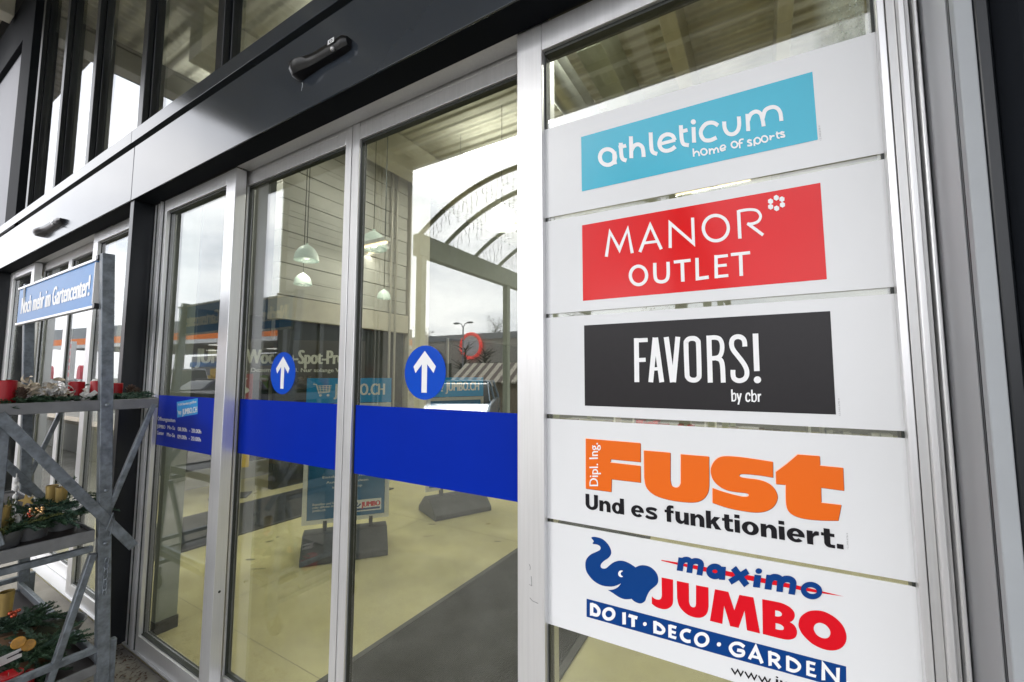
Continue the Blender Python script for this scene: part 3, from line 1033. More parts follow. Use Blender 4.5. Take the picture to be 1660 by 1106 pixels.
for nm, m_, du, dv, lf in (('letter_shadow', 'orange_dark', 1.5, 1.5, .0006), ('letter_highlight', 'orange_light', -.2, -.2, .0009), ('letters', 'orange', .75, .85, .0012)):
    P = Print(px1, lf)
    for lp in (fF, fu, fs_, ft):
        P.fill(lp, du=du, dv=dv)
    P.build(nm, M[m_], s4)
tm = text_on('Dipl. Ing.', (1036, 1022), (1034, 540), (940, 1022), pixel_plane(820, 640, 6.9125, PY), None, .04, .0020)
tm.build('small_lettering', M['white_print'], s4, smooth='flatprint')
def arc(cx, cy, rx, ry, a0, a1, n=14):
    return [(cx + rx * math.cos(R(a0 + (a1 - a0) * i / n)), cy + ry * math.sin(R(a0 + (a1 - a0) * i / n))) for i in range(n + 1)]


def wide_glyph(ch):
    """bold extended sans; x-height 1, returns (width, list of loop groups)"""
    st_ = .37
    box = lambda a, b, c, d: [[(a, c), (b, c), (b, d), (a, d)]]
    n_ = [(0, 0), (st_, 0)] + arc(.53, .52, .16, .22, 180, 0) + [(.69, 0), (1.06, 0)] + arc(.66, .60, .40, .42, 0, 105) + [(st_, .86), (st_, 1), (0, 1)]
    if ch == 'n':
        return 1.06, [[n_]]
    if ch == 'u':
        return 1.06, [[[(1.06 - x, 1 - y) for x, y in n_]]]
    if ch == 'o':
        return 1.16, [[ell(.58, .5, .58, .525, 40), ell(.58, .5, .20, .29, 32)]]
    if ch == 'd':
        return 1.12, [[ell(.50, .5, .50, .525, 36), ell(.50, .5, .16, .28, 28)], box(.75, 1.12, 0, 1.42)]
    if ch == 'e':
        return 1.12, [[arc(.56, .5, .56, .525, 3, 318, 34) + arc(.56, .5, .20, .29, 322, 3, 28)], box(.16, 1.115, .41, .60)]
    if ch == 'i':
        return .37, [box(0, .37, 0, 1), box(0, .37, 1.14, 1.42)]
    if ch == '.':
        return .38, [box(0, .38, 0, .34)]
    if ch == 'r':
        return .74, [[[(0, 0), (st_, 0)] + arc(.64, .42, .27, .28, 180, 105) + [(.74, .74), (.74, 1.02)] + arc(.62, .62, .30, .40, 72, 118) + [(st_, .80), (st_, 1), (0, 1)]]]
    if ch == 't':
        return .76, [[[(.16, 1.32), (.16, .3)] + arc(.48, .30, .32, .32, 180, 270) + [(.78, -.01), (.78, .22), (.64, .22)] + arc(.60, .29, .075, .07, 270, 180) + [(.525, 1.32)]], box(0, .159, .77, 1), box(.526, .78, .77, 1)]
    if ch == 'f':
        return .74, [[[(.16, 0), (.16, 1.08)] + arc(.50, 1.08, .34, .35, 180, 90) + [(.74, 1.42), (.74, 1.19), (.64, 1.19)] + arc(.60, 1.11, .075, .08, 90, 180) + [(.525, 0)]], box(0, .159, .77, 1), box(.526, .74, .77, 1)]
    if ch == 'k':
        return 1.06, [box(0, st_, 0, 1.42), [[(st_ + .001, .30), (st_ + .001, .66), (.62, 1), (1.06, 1), (.72, .60), (1.12, 0), (.68, 0), (.46, .40)]]]
    if ch == 'U':
        return 1.22, [[[(0, 1.42), (0, .50)] + arc(.61, .50, .61, .53, 180, 360, 22) + [(1.22, 1.42), (.84, 1.42)] + arc(.61, .52, .23, .27, 0, -180, 18) + [(.38, 1.42)]]]
    return .5, []


def wide_s(P, x):
    P.stroke(smooth_path([(x + .93, .80), (x + .80, .885), (x + .52, .905), (x + .24, .84), (x + .19, .69), (x + .36, .575), (x + .70, .47), (x + .87, .33), (x + .80, .165), (x + .52, .095), (x + .22, .12), (x + .05, .22)], 6), .27)


def wide_word(P, txt):
    x = 0
    for ch in txt:
        if ch == ' ':
            x += .50
            continue
        if ch == 's':
            wide_s(P, x)
            x += 1.0 + .13
            continue
        wd, gs_ = wide_glyph(ch)
        for lp in gs_:
            P.fill(*[[(x + a, b) for a, b in q] for q in lp])
        x += wd + .13
    return x - .13


class _W:
    def fill(s, *a): return s
    def stroke(s, *a): return s


tot = wide_word(_W(), 'Und es funktioniert.')
g0, g1 = at(949.6, 824.6, PY), at(1367.6, 890.6, PY)
h0 = at(949.6, 800.2, PY).z - g0.z
h1 = at(1337.5, 858.5, PY).z - at(1337.5, 885.5, PY).z
hx_ = h0 / 1.42


def fnw(u, v, lf):
    p = g0 + (g1 - g0) * (u / tot)
    return Vector((p.x, PY - lf, p.z + v * hx_))


P = Print(fnw, .0011)
wide_word(P, 'Und es funktioniert.')
P.build('slogan', M['ink'], s4)

# --- elephant panel
T8 = 9.2167
pe = pixel_plane(930, 850, T8, PY)
cv = lambda pts: pts
top = [(265, 195), (300, 187), (360, 195), (430, 220), (495, 275), (540, 340), (562, 405), (555, 455), (520, 502), (455, 547), (415, 587), (402, 622), (415, 650), (450, 662), (490, 653),
       (530, 618), (590, 572), (650, 549), (710, 543), (780, 558), (850, 592), (925, 643)]
ear = [(925, 643), (985, 616), (1060, 612), (1140, 635), (1205, 685), (1250, 750), (1265, 830), (1250, 890), (1200, 940), (1140, 990), (1105, 1050), (1085, 1100)]
q6 = lambda x, y: ((940 + x / 6.917 - 930) * T8, (960 + y / 6.917 - 850) * T8)
bot = [(1085, 1100)] + [q6(*p) for p in ((745, 60), (730, 100), (690, 125), (650, 121), (610, 102), (580, 75))]
bot2 = [q6(580, 75)] + [q6(*p) for p in ((540, 79), (490, 76), (430, 50), (365, 5))] + [(600, 1035), (510, 980)]
jaw = [(510, 980), (560, 979), (610, 968), (660, 940), (692, 905), (707, 882)]
chin = [(707, 882), (660, 906), (600, 925), (540, 931), (450, 920), (380, 895), (300, 845), (235, 775), (190, 700), (175, 620), (182, 545), (215, 487), (270, 442), (340, 410), (390, 385), (403, 355), (390, 325), (350, 303), (285, 293)]
tip = [(285, 293), (285, 275), (303, 258), (290, 235), (268, 212)]
el = []
for seg in (top, ear, bot, bot2, jaw, chin):
    el += smooth_path(seg, 4)[:-1]
el += tip
P = Print(pe, .0006)
P.fill(el)
P.build('emblem', M['navy'], s5)
P = Print(pe, .0009)
ey = ell(712, 738, 46, 48, 28)
P.fill([p for p in [(712 + 46 * math.cos(a), 738 + 50 * math.sin(a)) for a in [R(55 + i * 250 / 18) for i in range(19)]]] +
       [(738 + 34 * math.cos(a), 738 + 36 * math.sin(a)) for a in [R(260 - i * 160 / 12) for i in range(13)]])
P.build('emblem_eye', M['white_print'], s5)
T4 = lambda pts: [(1050 + a / T8, 890 + b / T8) for a, b in pts]
T7 = lambda pts: [(1160 + a / 6.917, 960 + b / 6.917) for a, b in pts]
T5 = lambda pts: [(1220 + a / T8, 920 + b / T8) for a, b in pts]
P = Print(px1, .0006)
P.fill(T4([(208, 425), (380, 458), (380, 760)] + smooth_path([(380, 760), (368, 835), (312, 886), (245, 900), (170, 885), (105, 853), (62, 815)], 4)[1:] + [(62, 708)] + smooth_path([(62, 708), (110, 745), (160, 757), (198, 742), (212, 690)], 4)[1:]))
P.fill(T4([(435, 475), (615, 512), (618, 790)] + smooth_path([(618, 790), (640, 850), (680, 871), (713, 858), (722, 815)], 4)[1:] + [(722, 540), (908, 575), (910, 860)] +
          smooth_path([(910, 860), (892, 950), (842, 1006), (770, 1028), (680, 1016), (590, 976), (512, 908), (462, 830), (440, 730)], 4)[1:]))
P.fill(T4([(1005, 600), (1205, 640), (1295, 915), (1370, 685), (1580, 722)]) + T7([(498, 462), (352, 427), (325, 208), (258, 400), (165, 380), (95, 150), (76, 356)]) + T4([(930, 1072)]))
P.fill(T7([(523, 78)] + smooth_path([(523, 78), (640, 99), (740, 121), (822, 160), (875, 212), (888, 268), (868, 315), (832, 335)], 4)[1:] + smooth_path([(832, 335), (882, 370), (912, 430), (905, 490), (868, 522), (800, 532), (700, 512), (530, 468)], 4)[1:]),
       T7([(668, 203)] + smooth_path([(668, 203), (715, 213), (742, 240), (735, 266), (700, 273), (668, 268)], 3)[1:]),
       T7([(672, 345)] + smooth_path([(672, 345), (730, 362), (765, 395), (755, 422), (715, 422), (672, 412)], 3)[1:]))
P.fill(T7(smooth_path([(930, 350), (955, 275), (1035, 217), (1130, 203), (1232, 222), (1345, 288), (1430, 380), (1467, 485), (1455, 570), (1400, 630), (1310, 653), (1200, 635), (1080, 575), (985, 485), (940, 410)], 4, True)),
       T7(smooth_path([(1100, 400), (1120, 358), (1170, 342), (1232, 366), (1278, 418), (1286, 470), (1262, 508), (1215, 517), (1150, 490), (1112, 447)], 4, True)))
P.fill([(1072.2, 907.6), (1140, 918.5), (1225, 934.5), (1300, 950.5), (1367.8, 966.9), (1300, 957.0), (1225, 942.8), (1140, 926), (1072.2, 909)])
P.build('red_lettering', M['crimson'], s5)
P = Print(px1, .0014)
w4, w5 = 92 / T8, 104 / T8
P.stroke(T4([(507, 128), (479, 325)]), w4).curve(T4([(503, 200), (540, 165), (592, 158), (632, 182), (636, 235), (622, 355)]), w4 * .95)
P.curve(T4([(638, 215), (690, 180), (752, 182), (793, 212), (792, 270), (772, 390)]), w4 * .95)
P.stroke(T4(ell(1005, 332, 85, 72, 28, 8)), w4 * .98, True).stroke(T4([(1124, 262), (1110, 457)]), w4)
P.stroke(T4([(1282, 280), (1480, 540)]), w4 * 1.05).stroke(T4([(1495, 326), (1228, 492)]), w4)
P.stroke(T5([(80, 108), (56, 294)]), w5).fill(T5(ell(92, 50, 50, 42, 20)))
P.stroke(T5([(258, 108), (229, 325)]), w5).curve(T5([(255, 190), (300, 145), (365, 145), (414, 175), (414, 235), (402, 360)]), w5 * .95)
P.curve(T5([(420, 215), (475, 172), (550, 172), (602, 212), (600, 285), (582, 398)]), w5 * .95)
P.stroke(T5(ell(879, 340, 122, 88, 32, 14)), 80 / T8, True)
P.build('blue_lettering', M['navy'], s5)
field(s5, 'navy', [(951, 970.5), (1180, 1031.0), (1371.6, 1080.4), (1372, 1117.5), (1180, 1065.0), (951, 999.8)], 'strip')
P = Print(px1, .0011)
T6 = lambda pts: [(940 + a / 6.917, 960 + b / 6.917) for a, b in pts]
W = 38 / 6.917
P.stroke(T6([(134, 118), (134, 262)]), W).curve(T6([(134, 138), (180, 155), (213, 198), (211, 238), (188, 255), (134, 240)]), W)
P.stroke(T6(ell(326, 243, 56, 57, 32, 20)), W, True)
P.stroke(T6([(497, 224), (498, 360)]), W * 1.05)
P.stroke(T6([(548, 258), (646, 288)]), W).stroke(T6([(598, 278), (599, 388)]), W * 1.05).fill(T6(ell(730, 355, 21, 22, 18)))
P.stroke(T6([(843, 320), (845, 458)]), W).curve(T6([(844, 342), (890, 360), (934, 402), (940, 432), (912, 456), (845, 440)]), W)
P.stroke(T6([(1012, 362), (1012, 505)]), W).stroke(T6([(1012, 374), (1082, 396)]), W * .85).stroke(T6([(1012, 434), (1077, 455)]), W * .8).stroke(T6([(1012, 492), (1082, 512)]), W * .85)
P.curve(T6([(1242, 440), (1200, 425), (1157, 440), (1140, 477), (1157, 522), (1200, 548), (1242, 549)]), W)
P.stroke(T6(ell(1367, 530, 68, 66, 34, 20)), W, True).fill(T6(ell(1560, 583, 24, 24, 18)))
P.curve(T7([(322, 612), (270, 576), (208, 575), (168, 612), (180, 662), (230, 705), (300, 705), (308, 662), (242, 646)]), W)
P.stroke(T7([(378, 748), (450, 615), (522, 795)]), W).stroke(T7([(405, 715), (492, 736)]), W * .8)
P.stroke(T7([(607, 655), (612, 822)]), W).curve(T7([(609, 680), (665, 692), (704, 722), (698, 752), (660, 765), (612, 755)]), W * .95).stroke(T7([(655, 762), (724, 848)]), W)
P.stroke(T7([(808, 708), (810, 875)]), W).curve(T7([(809, 730), (880, 758), (936, 812), (930, 858), (880, 880), (810, 860)]), W)
P.stroke(T7([(1035, 765), (1035, 928)]), W).stroke(T7([(1035, 780), (1117, 802)]), W * .85).stroke(T7([(1035, 848), (1110, 868)]), W * .8).stroke(T7([(1035, 918), (1126, 942)]), W * .85)
P.stroke(T7([(1208, 985), (1208, 808), (1370, 1010), (1372, 845)]), W * 1.15)
P.build('strip_lettering', M['white_print'], s5)
P = Print(px1, .0006)
ww = 17 / 6.917
for x, y in ((178, 850), (330, 892), (482, 935)):
    P.stroke(T7([(x, y), (x + 40, y + 66), (x + 70, y + 20), (x + 104, y + 85), (x + 133, y + 32)]), ww)
P.build('web_address', M['ink'], s5)
tm = text_on('.jumbo.ch', (1251, 1109), (1378, 1147), (1251, 1093), px1, None, .04, .0006)
tm.build('web_address', M['ink'], s5, smooth='flatprint')
# tiny imprint beside each field
for t, a, b in ((s1, (1331.5, 228), (1329.5, 204)), (s3, (1362.5, 674), (1361, 646)), (s4, (1375.5, 890), (1374.5, 864))):
    tm = text_on('12.345.678-9', a, b, (a[0] - 2.6, a[1]), px1, None, 0, .0006)
    tm.build('imprint', M['grey_print'], t, smooth='flatprint')

# ================================================================== door sensors on the fascia
def door_sensor(pa, pb, label, ht=0.052):
    xa, xb = at(*pa, .925).x, at(*pb, .925).x
    zc = (at(*pa, .925).z + at(*pb, .925).z) / 2
    L = xb - xa
    t = thing('door_sensor', label, 'sensor', ((xa + xb) / 2, .945, zc), 'door sensors')
    rings = []
    N = 18
    for i in range(N + 1):
        u = i / N
        # the left third swells outwards and downwards into the sensing nose
        sw = math.exp(-((u - .14) / .17) ** 2)
        end = min(1, .72 + min(u, 1 - u) * 9)
        dp = (.036 + .020 * sw) * end
        dn = (ht * (.46 + .14 * sw)) * end
        up = ht * .42 * end
        x = xa + L * u
        rings.append([(x, .9449, up + zc), (x, .9449 - dp * .86, up * .94 + zc), (x, .9449 - dp, up * .62 + zc), (x, .9449 - dp * .98, zc - dn * .35), (x, .9449 - dp * .70, zc - dn * .92), (x, .9449 - dp * .2, zc - dn), (x, .9449, zc - dn)])
    m = MB()
    n = 7
    vs = [p for r in rings for p in r]
    fs = [(i * n + k, i * n + (k + 1) % n, (i + 1) * n + (k + 1) % n, (i + 1) * n + k) for i in range(N) for k in range(n)]
    fs += [tuple(range(n)), tuple(N * n + k for k in range(n))]
    m.add(vs, fs)
    m.build('housing', M['black_plastic'], t, smooth=True)
    MB().ball((xa + L * .80, .9449 - .033, zc - ht * .30), .0085, 10).build('lens', M['alu_side'], t, smooth=True)
    p = Print(lambda u, v, lf: Vector((xa + L * (.80 + u), .9449 - .0405 - lf, zc + ht * (.17 + v))))
    p.fill([(-.055, -.17), (.055, -.17), (.055, .17), (-.055, .17)], ell(0, 0, .030, .11, 14))
    p.fill(ell(0, 0, .018, .065, 12))
    p.build('mark', M['white_print'], t)
    return t


door_sensor((476, 112), (563, 72), 'long black motion sensor on the dark fascia above the door pair')
door_sensor((60, 376), (98, 360), 'small black motion sensor far off on the bright fascia', .05)
ws = MB()
xw, zw = at(489, 134, .944).x, at(489, 134, .944).z
wp = Print(lambda u, v, lf: Vector((xw + u, .9449 - lf, zw + v)), .0003)
wp.curve([(0, 0), (.004, -.006), (.003, -.02), (.0, -.034)], .003).curve([(.003, 0), (.008, -.012), (.006, -.024)], .002)
wp.build('water_stain', M['grey_paint'], B)

# ================================================================== interior things behind the glass
def entrance_mat(q, label):
    c = sum((Vector((x, y, 0)) for x, y in q), Vector()) / 4
    t = thing('entrance_mat', label, 'mat', c, 'ribbed entrance mats')
    MB().prism([(x, y, .001) for x, y in q], (0, 0, .008)).build('carpet', M['mat_rib'], t)
    for a, b in ((q[0], q[3]), (q[1], q[2])):
        MB().bar((a[0], a[1], .006), (b[0], b[1], .006), .013, .035, (0, 0, 1)).build('edging', M['mat_edge'], t)


entrance_mat([(-1.925, 1.30), (-.93, 1.30), (-.985, 4.15), (-1.86, 4.15)], 'grey ribbed doormat lying behind the door pair beside the sign panels')
entrance_mat([(-5.30, 1.35), (-4.33, 1.35), (-4.30, 4.15), (-5.31, 4.15)], 'dark doormat lying behind the far door pair, left of the poster stands')


def poster_stand(cx, cy, dirx, diry, label, textual):
    """frame direction (dirx, diry) along the poster's width, facing to its right-hand side"""
    t = thing('poster_stand', label, 'sign stand', (cx, cy, 0), 'poster stands on heavy grey bases')
    e = Vector((dirx, diry, 0)).normalized()
    n = Vector((e.y, -e.x, 0))
    c = Vector((cx, cy, 0))
    q = lambda u, d, z: c + e * u + n * d + Vector((0, 0, z))
    b = MB()
    w2 = .335
    prof = [(.24, .0), (.235, .05), (.075, .185), (-.075, .185), (-.235, .05), (-.24, 0)]
    b.prism([q(-w2, d, z + .001) for d, z in prof], e * (2 * w2))
    b.build('base', M['foot_grey'], t, 0.008)
    for u in (-.17, .2):
        MB().bar(q(u, 0, .18), q(u, 0, .27), .05, .03, n).build('leg', M['foot_grey'], t)
    fw = .35
    f = MB()
    f.bar(q(-fw, 0, .265), q(fw, 0, .265), .034, .03, (0, 0, 1)).bar(q(-fw, 0, 1.235), q(fw, 0, 1.235), .034, .03, (0, 0, 1))
    f.bar(q(-fw + .017, 0, .282), q(-fw + .017, 0, 1.218), .034, .03, tuple(e)).bar(q(fw - .017, 0, .282), q(fw - .017, 0, 1.218), .034, .03, tuple(e))
    f.build('poster_frame', M['alu'], t, 0.004)
    MB().bar(q(0, .002, .283), q(0, .002, 1.217), .626, .012, tuple(e)).build('poster', M['teal_poster'], t)
    hd = MB().bar(q(0, 0, 1.258), q(0, 0, 1.475), .70, .012, tuple(e)).build('header', M['cyan_sign'], t)
    fn = lambda u, v, lf: q(u, .0075 + lf, v)
    tm = text_on('JUMBO.CH', (-.13, 1.325), (.29, 1.325), (-.13, 1.425), fn, None, .09, .0012)
    tm.build('header_lettering', M['white_print'], t, smooth='flatprint')
    P = Print(lambda u, v, lf: q(-.29 + u * .13, .0085 + lf, 1.425 - v * .115), .0005)
    cart_mark(P, 0, 0, 1)
    P.build('cart_mark', M['white_print'], t)
    fn2 = lambda u, v, lf: q(u, .009 + lf, v)
    tm = MB()
    for k, (s, x0, x1, z) in enumerate((('Entdecken Sie mehr', -.2, .2, .62), ('Auswahl und Ideen', -.17, .17, .575), ('im Onlineshop', -.12, .12, .53), ('Bestellen und liefern', -.27, -.05, .40), ('oder abholen im Markt', -.27, -.03, .375), ('jumbo.ch', -.27, -.17, .35), ('Alles für Haus und Garten', -.24, .24, 1.05), ('rund um die Uhr', -.2, .2, .97))):
        text_on(s, (x0, z), (x1, z), (x0, z + (.05 if z > .9 else .02)), fn2, tm, .03)
    tm.build('poster_lettering', M['white_print'], t, smooth='flatprint')
    P = Print(fn2, .0008)
    P.fill([(.06, .315), (.285, .315), (.285, .415), (.06, .415)])
    P.build('logo_field', M['white_print'], t)
    tm = text_on('JUMBO', (.12, .352), (.275, .352), (.12, .394), fn2, None, .12, .0014)
    tm.build('logo_lettering', M['crimson'], t, smooth='flatprint')
    P = Print(fn2, .0014)
    P.fill([(.07, .325), (.275, .325), (.275, .343), (.07, .343)])
    P.curve([(.075, .40), (.085, .385), (.078, .37), (.09, .36), (.105, .372), (.112, .382)], .012)
    P.build('logo_strip', M['navy'], t)
    return t


poster_stand(-3.16, 2.52, .63, .78, 'poster stand with teal poster, seen behind both sliding leaves', 0)
poster_stand(-3.03, 3.86, .44, .90, 'poster stand set deeper inside, mostly hidden by the blue band', 1)

t = thing('price_banner', 'charcoal banner with large pale offer lettering hung inside the hall', 'banner', (-5.8, 3.3, 1.4))
ba, bb = Vector((-6.9, 2.15, 0)), Vector((-4.98, 4.21, 0))
be = (bb - ba).normalized()
bn = Vector((be.y, -be.x, 0))
bL = (bb - ba).length
MB().bar(ba + be * .56 + Vector((0, 0, 1.71)), bb + Vector((0, 0, 1.71)), .56, .02, (0, 0, 1)).build('cloth', M['banner'], t)
fn = lambda u, v, lf: ba + be * u + bn * (.0105 + lf) + Vector((0, 0, v))
tm = text_on('JUMBO-Wochen-Spot-Preise', (.72, 1.66), (2.70, 1.66), (.72, 1.85), fn, None, .12, .001)
text_on('Samstag, 1. Dezember 2018. Nur solange Vorrat', (.95, 1.545), (2.66, 1.545), (.95, 1.60), fn, tm, .05, .001)
tm.build('lettering', M['cream_print'], t, smooth='flatprint')
for x in (.7, 2.5):
    MB().tube([fn(x, 1.99, -.01), fn(x, 5.4, -.01)], .006, 6).build('hanger', M['galv'], t)
t = thing('percent_sign', 'red percent sign on a yellow floor board inside', 'sign', (-5.6, 2.95, 0))
c0 = Vector((-5.75, 2.86, 0))
MB().bar(c0 + be * .0 + Vector((0, 0, .35)), c0 + Vector((0, 0, 1.36)), .36, .02, tuple(be)).build('board', M['yellow'], t)
MB().bar(c0 + bn * .012 + Vector((0, 0, 1.2)), c0 + bn * .012 + Vector((0, 0, 1.52)), .37, .006, tuple(be)).build('red_field', mat('dull red field', lin(150, 30, 30), .4), t)
fn = lambda u, v, lf: c0 + be * u + bn * (.016 + lf) + Vector((0, 0, v))
text_on('%', (-.13, 1.27), (.13, 1.27), (-.13, 1.46), fn, None, .08, .001).build('percent_mark', M['cream_print'], t, smooth='flatprint')
MB().bar(c0 + Vector((0, 0, .002)), c0 + Vector((0, 0, .35)), .04, .04, tuple(be)).bar(c0 + Vector((0, 0, .003)), c0 + Vector((0, 0, .02)), .4, .25, tuple(be)).build('foot', M['foot_grey'], t)

LAMPS = [(-4.49, 2.92, 2.86, .135, 'pale dome lamp hanging in the hall, large one to the left'), (-4.97, 4.3, 3.45, .20, 'pale dome lamp hanging beside the warm tube light'),
         (-3.2, 5.1, 3.72, .24, 'bright white dome lamp hanging near the post'), (-5.05, 4.6, 2.72, .105, 'small dome lamp hanging low between the two larger ones'), (-4.62, 2.97, 2.59, .10, 'small dome lamp low behind the large left one')]
for x, y, z, r, lb in LAMPS:
    t = thing('pendant_lamp', lb, 'lamp', (x, y, z), 'dome lamps hanging in the hall')
    k = r / .3
    MB().lathe([(a_ * k, b_ * k) for a_, b_ in ((.03, .36), (.035, .32), (.09, .295), (.19, .22), (.265, .10), (.30, -.09), (.296, -.09), (.26, .095), (.18, .21), (.03, .29))], (x, y, z), 28).build('lamp_shade', M['lamp_shade_lit' if 'bright' in lb else 'lamp_shade'], t, smooth=True)
    MB().ball((x, y, z + .03 * k), .10 * k, 12).build('bulb', M['lamp_glow'], t, smooth=True)
    MB().tube([(x, y, z + .35 * k), (x, y, 5.52)], .005, 6).build('cable', M['rubber'], t)
    ld = bpy.data.lights.new('lamp_light', 'AREA')
    ld.shape = 'DISK'
    ld.size = .4 * k
    ld.energy = 5 * k * k
    ld.color = (1, .96, .86)
    lo = bpy.data.objects.new('lamp_light', ld)
    C.objects.link(lo)
    lo.parent = t
    lo.location = (0, 0, -.09 * k)
for x, y, z in ((-4.6, 3.98, 3.32), (-5.45, 4.75, 3.55), (-1.2, 3.4, 5.0), (1.5, 4.2, 5.0), (-3.2, 2.6, 5.05), (-3.6, 5.4, 5.05), (-3.4, 8.2, 5.05), (-.8, 8.6, 5.05), (-2.2, 11.5, 5.05), (1.6, 11.2, 5.05), (-5.2, 11, 5.05), (-6.0, 2.6, 5.05)):  # the tubes under the ceiling are added to brighten the hall
    lb = 'warm tube light hanging in front of the siding reflection' if z < 4 else 'added tube light brightening the hall, under its ceiling'
    t = thing('tube_light', lb, 'lamp', (x, y, z), 'hall tube lights low' if z < 4 else 'added hall tube lights under the ceiling')
    L = .28 if z < 4 else .75
    MB().box(x - L, x + L, y - .05, y + .05, z, z + .05).build('housing', M['white_paint'], t, .004)
    MB().tube([(x - L + .02, y, z - .018), (x + L - .02, y, z - .018)], .016, 10).build('tube', M['tube_glow'], t, smooth=True)
    for s in (-.8, .8):
        MB().tube([(x + s * L, y, z + .05), (x + s * L, y, 5.5)], .004, 6).build('hanger', M['galv'], t)
    ld = bpy.data.lights.new('tube_lamp', 'AREA')
    ld.shape = 'RECTANGLE'
    ld.size, ld.size_y = 2 * L, .06
    ld.energy = 1 if z < 4 else (20 if y < 7 else 13)
    ld.color = (1, .97, .91)
    lo = bpy.data.objects.new('tube_lamp', ld)
    C.objects.link(lo)
    lo.parent = t
    lo.location = (0, 0, -.04)
    if z > 4:  # added upward light to lift the hall ceiling
        lu = bpy.data.lights.new('tube_lamp', 'AREA')
        lu.shape = 'RECTANGLE'
        lu.size, lu.size_y = 2 * L, .06
        lu.energy = 4
        lu.color = (1, .97, .91)
        lo = bpy.data.objects.new('tube_lamp', lu)
        C.objects.link(lo)
        lo.parent = t
        lo.location = (0, .09, .02)
        lo.rotation_euler = (math.pi, 0, 0)
rk = random.Random(3)
for i in range(4):
    x, y = -3.6 + i * 1.75, 9.2 + (i % 2) * .6
    t = thing('goods_shelf', 'stocked shop shelf deep in the hall', 'shelf', (x, y, 0), 'stocked shelves deep in the hall')
    fr = MB()
    for sx in (-.75, .75):
        fr.box(x + sx - .02, x + sx + .02, y, y + .4, 0, 1.9)
    for z in (.15, .6, 1.05, 1.5, 1.88):
        fr.box(x - .73, x + .73, y, y + .4, z, z + .025)
    fr.build('rack', M['white_paint'], t)
    for z in (.176, .626, 1.076, 1.526):
        g = MB()
        xx = x - .7
        while xx < x + .6:
            w_ = rk.uniform(.09, .2)
            g.box(xx, xx + w_ * .9, y + .03, y + .33, z, z + rk.uniform(.15, .33))
            xx += w_
        g.build('goods', rk.choice([M['yellow'], M['cyan_sign'], M['gold'], M['white_paint'], M['wood'], M['dried'], M['crimson']]), t)


# ================================================================== surroundings (mirrored in the glass)
YM = 2.16


def mir(xr, t, zr):
    return Vector((xr * t, YM - t, EYE + zr * t))


cn = thing('entrance_canopy', 'deep flat canopy roof with steel beams over the entrance', 'canopy', (0, -1.3, 5.5))
MB().box(-7.1, 9, -3.47, .944, 5.62, 6.1).build('roof_slab', M['canopy_sheet'], cn)
MB().box(-24, -7.104, .33, .944, 5.62, 6.1).build('roof_slab', M['canopy_sheet'], cn)
MB().box(-7.1, 9, -3.56, -3.474, 5.45, 6.15).build('edge_trim', M['white_paint'], cn)
MB().box(-7.19, -7.104, -3.47, .329, 5.45, 6.15).build('edge_trim', M['grey_paint'], cn)
for x in (-6.9, -4.0, -1.1, 1.8, 4.7, 7.6):
    bm_ = MB().box(x - .10, x + .10, -3.4, .94, 5.36, 5.615)
    bm_.build('beam', M['beam_in'], cn, .008)
for y in (-3.0, -1.6, -.2):
    MB().box(-7.0, 9, y - .05, y + .05, 5.50, 5.616).build('purlin', M['beam_in'], cn)
for x in (4.7, 7.6):
    MB().tube([(x, -3.1, 0), (x, -3.1, 5.36)], .11, 20).build('column', M['grey_paint'], cn, smooth=True)

wg = thing('side_wall', 'wall of beige metal siding beside the entrance', 'wall', (-5.7, -2.3, 0))
sd = MB()
for i in range(15):
    z0 = 2.66 + i * .19
    sd.box(-5.76, -5.60 - .006 * (i % 2), -2.82, -1.09, z0, z0 + .182)
sd.build('siding', M['siding'], wg, .004)
MB().box(-5.755, -5.62, -2.82, -1.095, 2.3, 5.5).build('core', M['grey_paint'], wg)
MB().box(-5.78, -5.57, -2.82, -1.07, 2.28, 2.64).build('lintel', M['lintel'], wg, .006)
MB().box(-5.73, -5.66, -2.82, -1.12, 0.0, 2.278).build('glazing', M['dark_glass'], wg)
for y in (-1.12, -1.68, -2.25):
    MB().box(-5.75, -5.62, y - .03, y + .03, 0, 2.279).build('window_post', M['grey_paint'], wg)
MB().box(-5.82, -5.58, -3.46, -2.824, 0, 5.5).build('pier', M['lintel'], wg, .01)
for y in (-2.70, -2.62):
    MB().tube([(-5.56, y, 0), (-5.56, y, 5.4)], .022, 10).build('downpipe', M['pipe'], wg, smooth=True)

ar = thing('arched_walkway', 'walkway of pale green steel arches with a glass barrel roof', 'walkway', (-3.3, -8, 0))
XL, XR, ZS = -5.6, -0.9, 4.2
for X in (XL, XR):
    MB().box(X - .09, X + .09, -13, -3.6, 3.78, ZS).build('edge_beam', M['arch'], ar, .01)
    for y in (-3.75, -6.9, -10, -12.9):
        MB().box(X - .07, X + .07, y - .07, y + .07, -.12, 3.779).build('post', M['arch'], ar, .008)
cxm, hw, rise = (XL + XR) / 2, (XR - XL) / 2, .80
Rr_ = (hw * hw + rise * rise) / (2 * rise)
zc_ = ZS + rise - Rr_
amax = math.asin(hw / Rr_)
for y in (-3.7, -4.45, -5.5, -6.5, -7.5, -8.6, -9.8, -11, -12.3):
    pts = [(cxm + Rr_ * math.sin(a), y, zc_ + Rr_ * math.cos(a)) for a in [-amax + 2 * amax * i / 28 for i in range(29)]]
    mb = MB()
    for a, b in zip(pts[:-1], pts[1:]):
        mb.bar(a, b, .07, .05, (0, 0, 1))
    mb.build('arch', M['arch'], ar)
gl = MB()
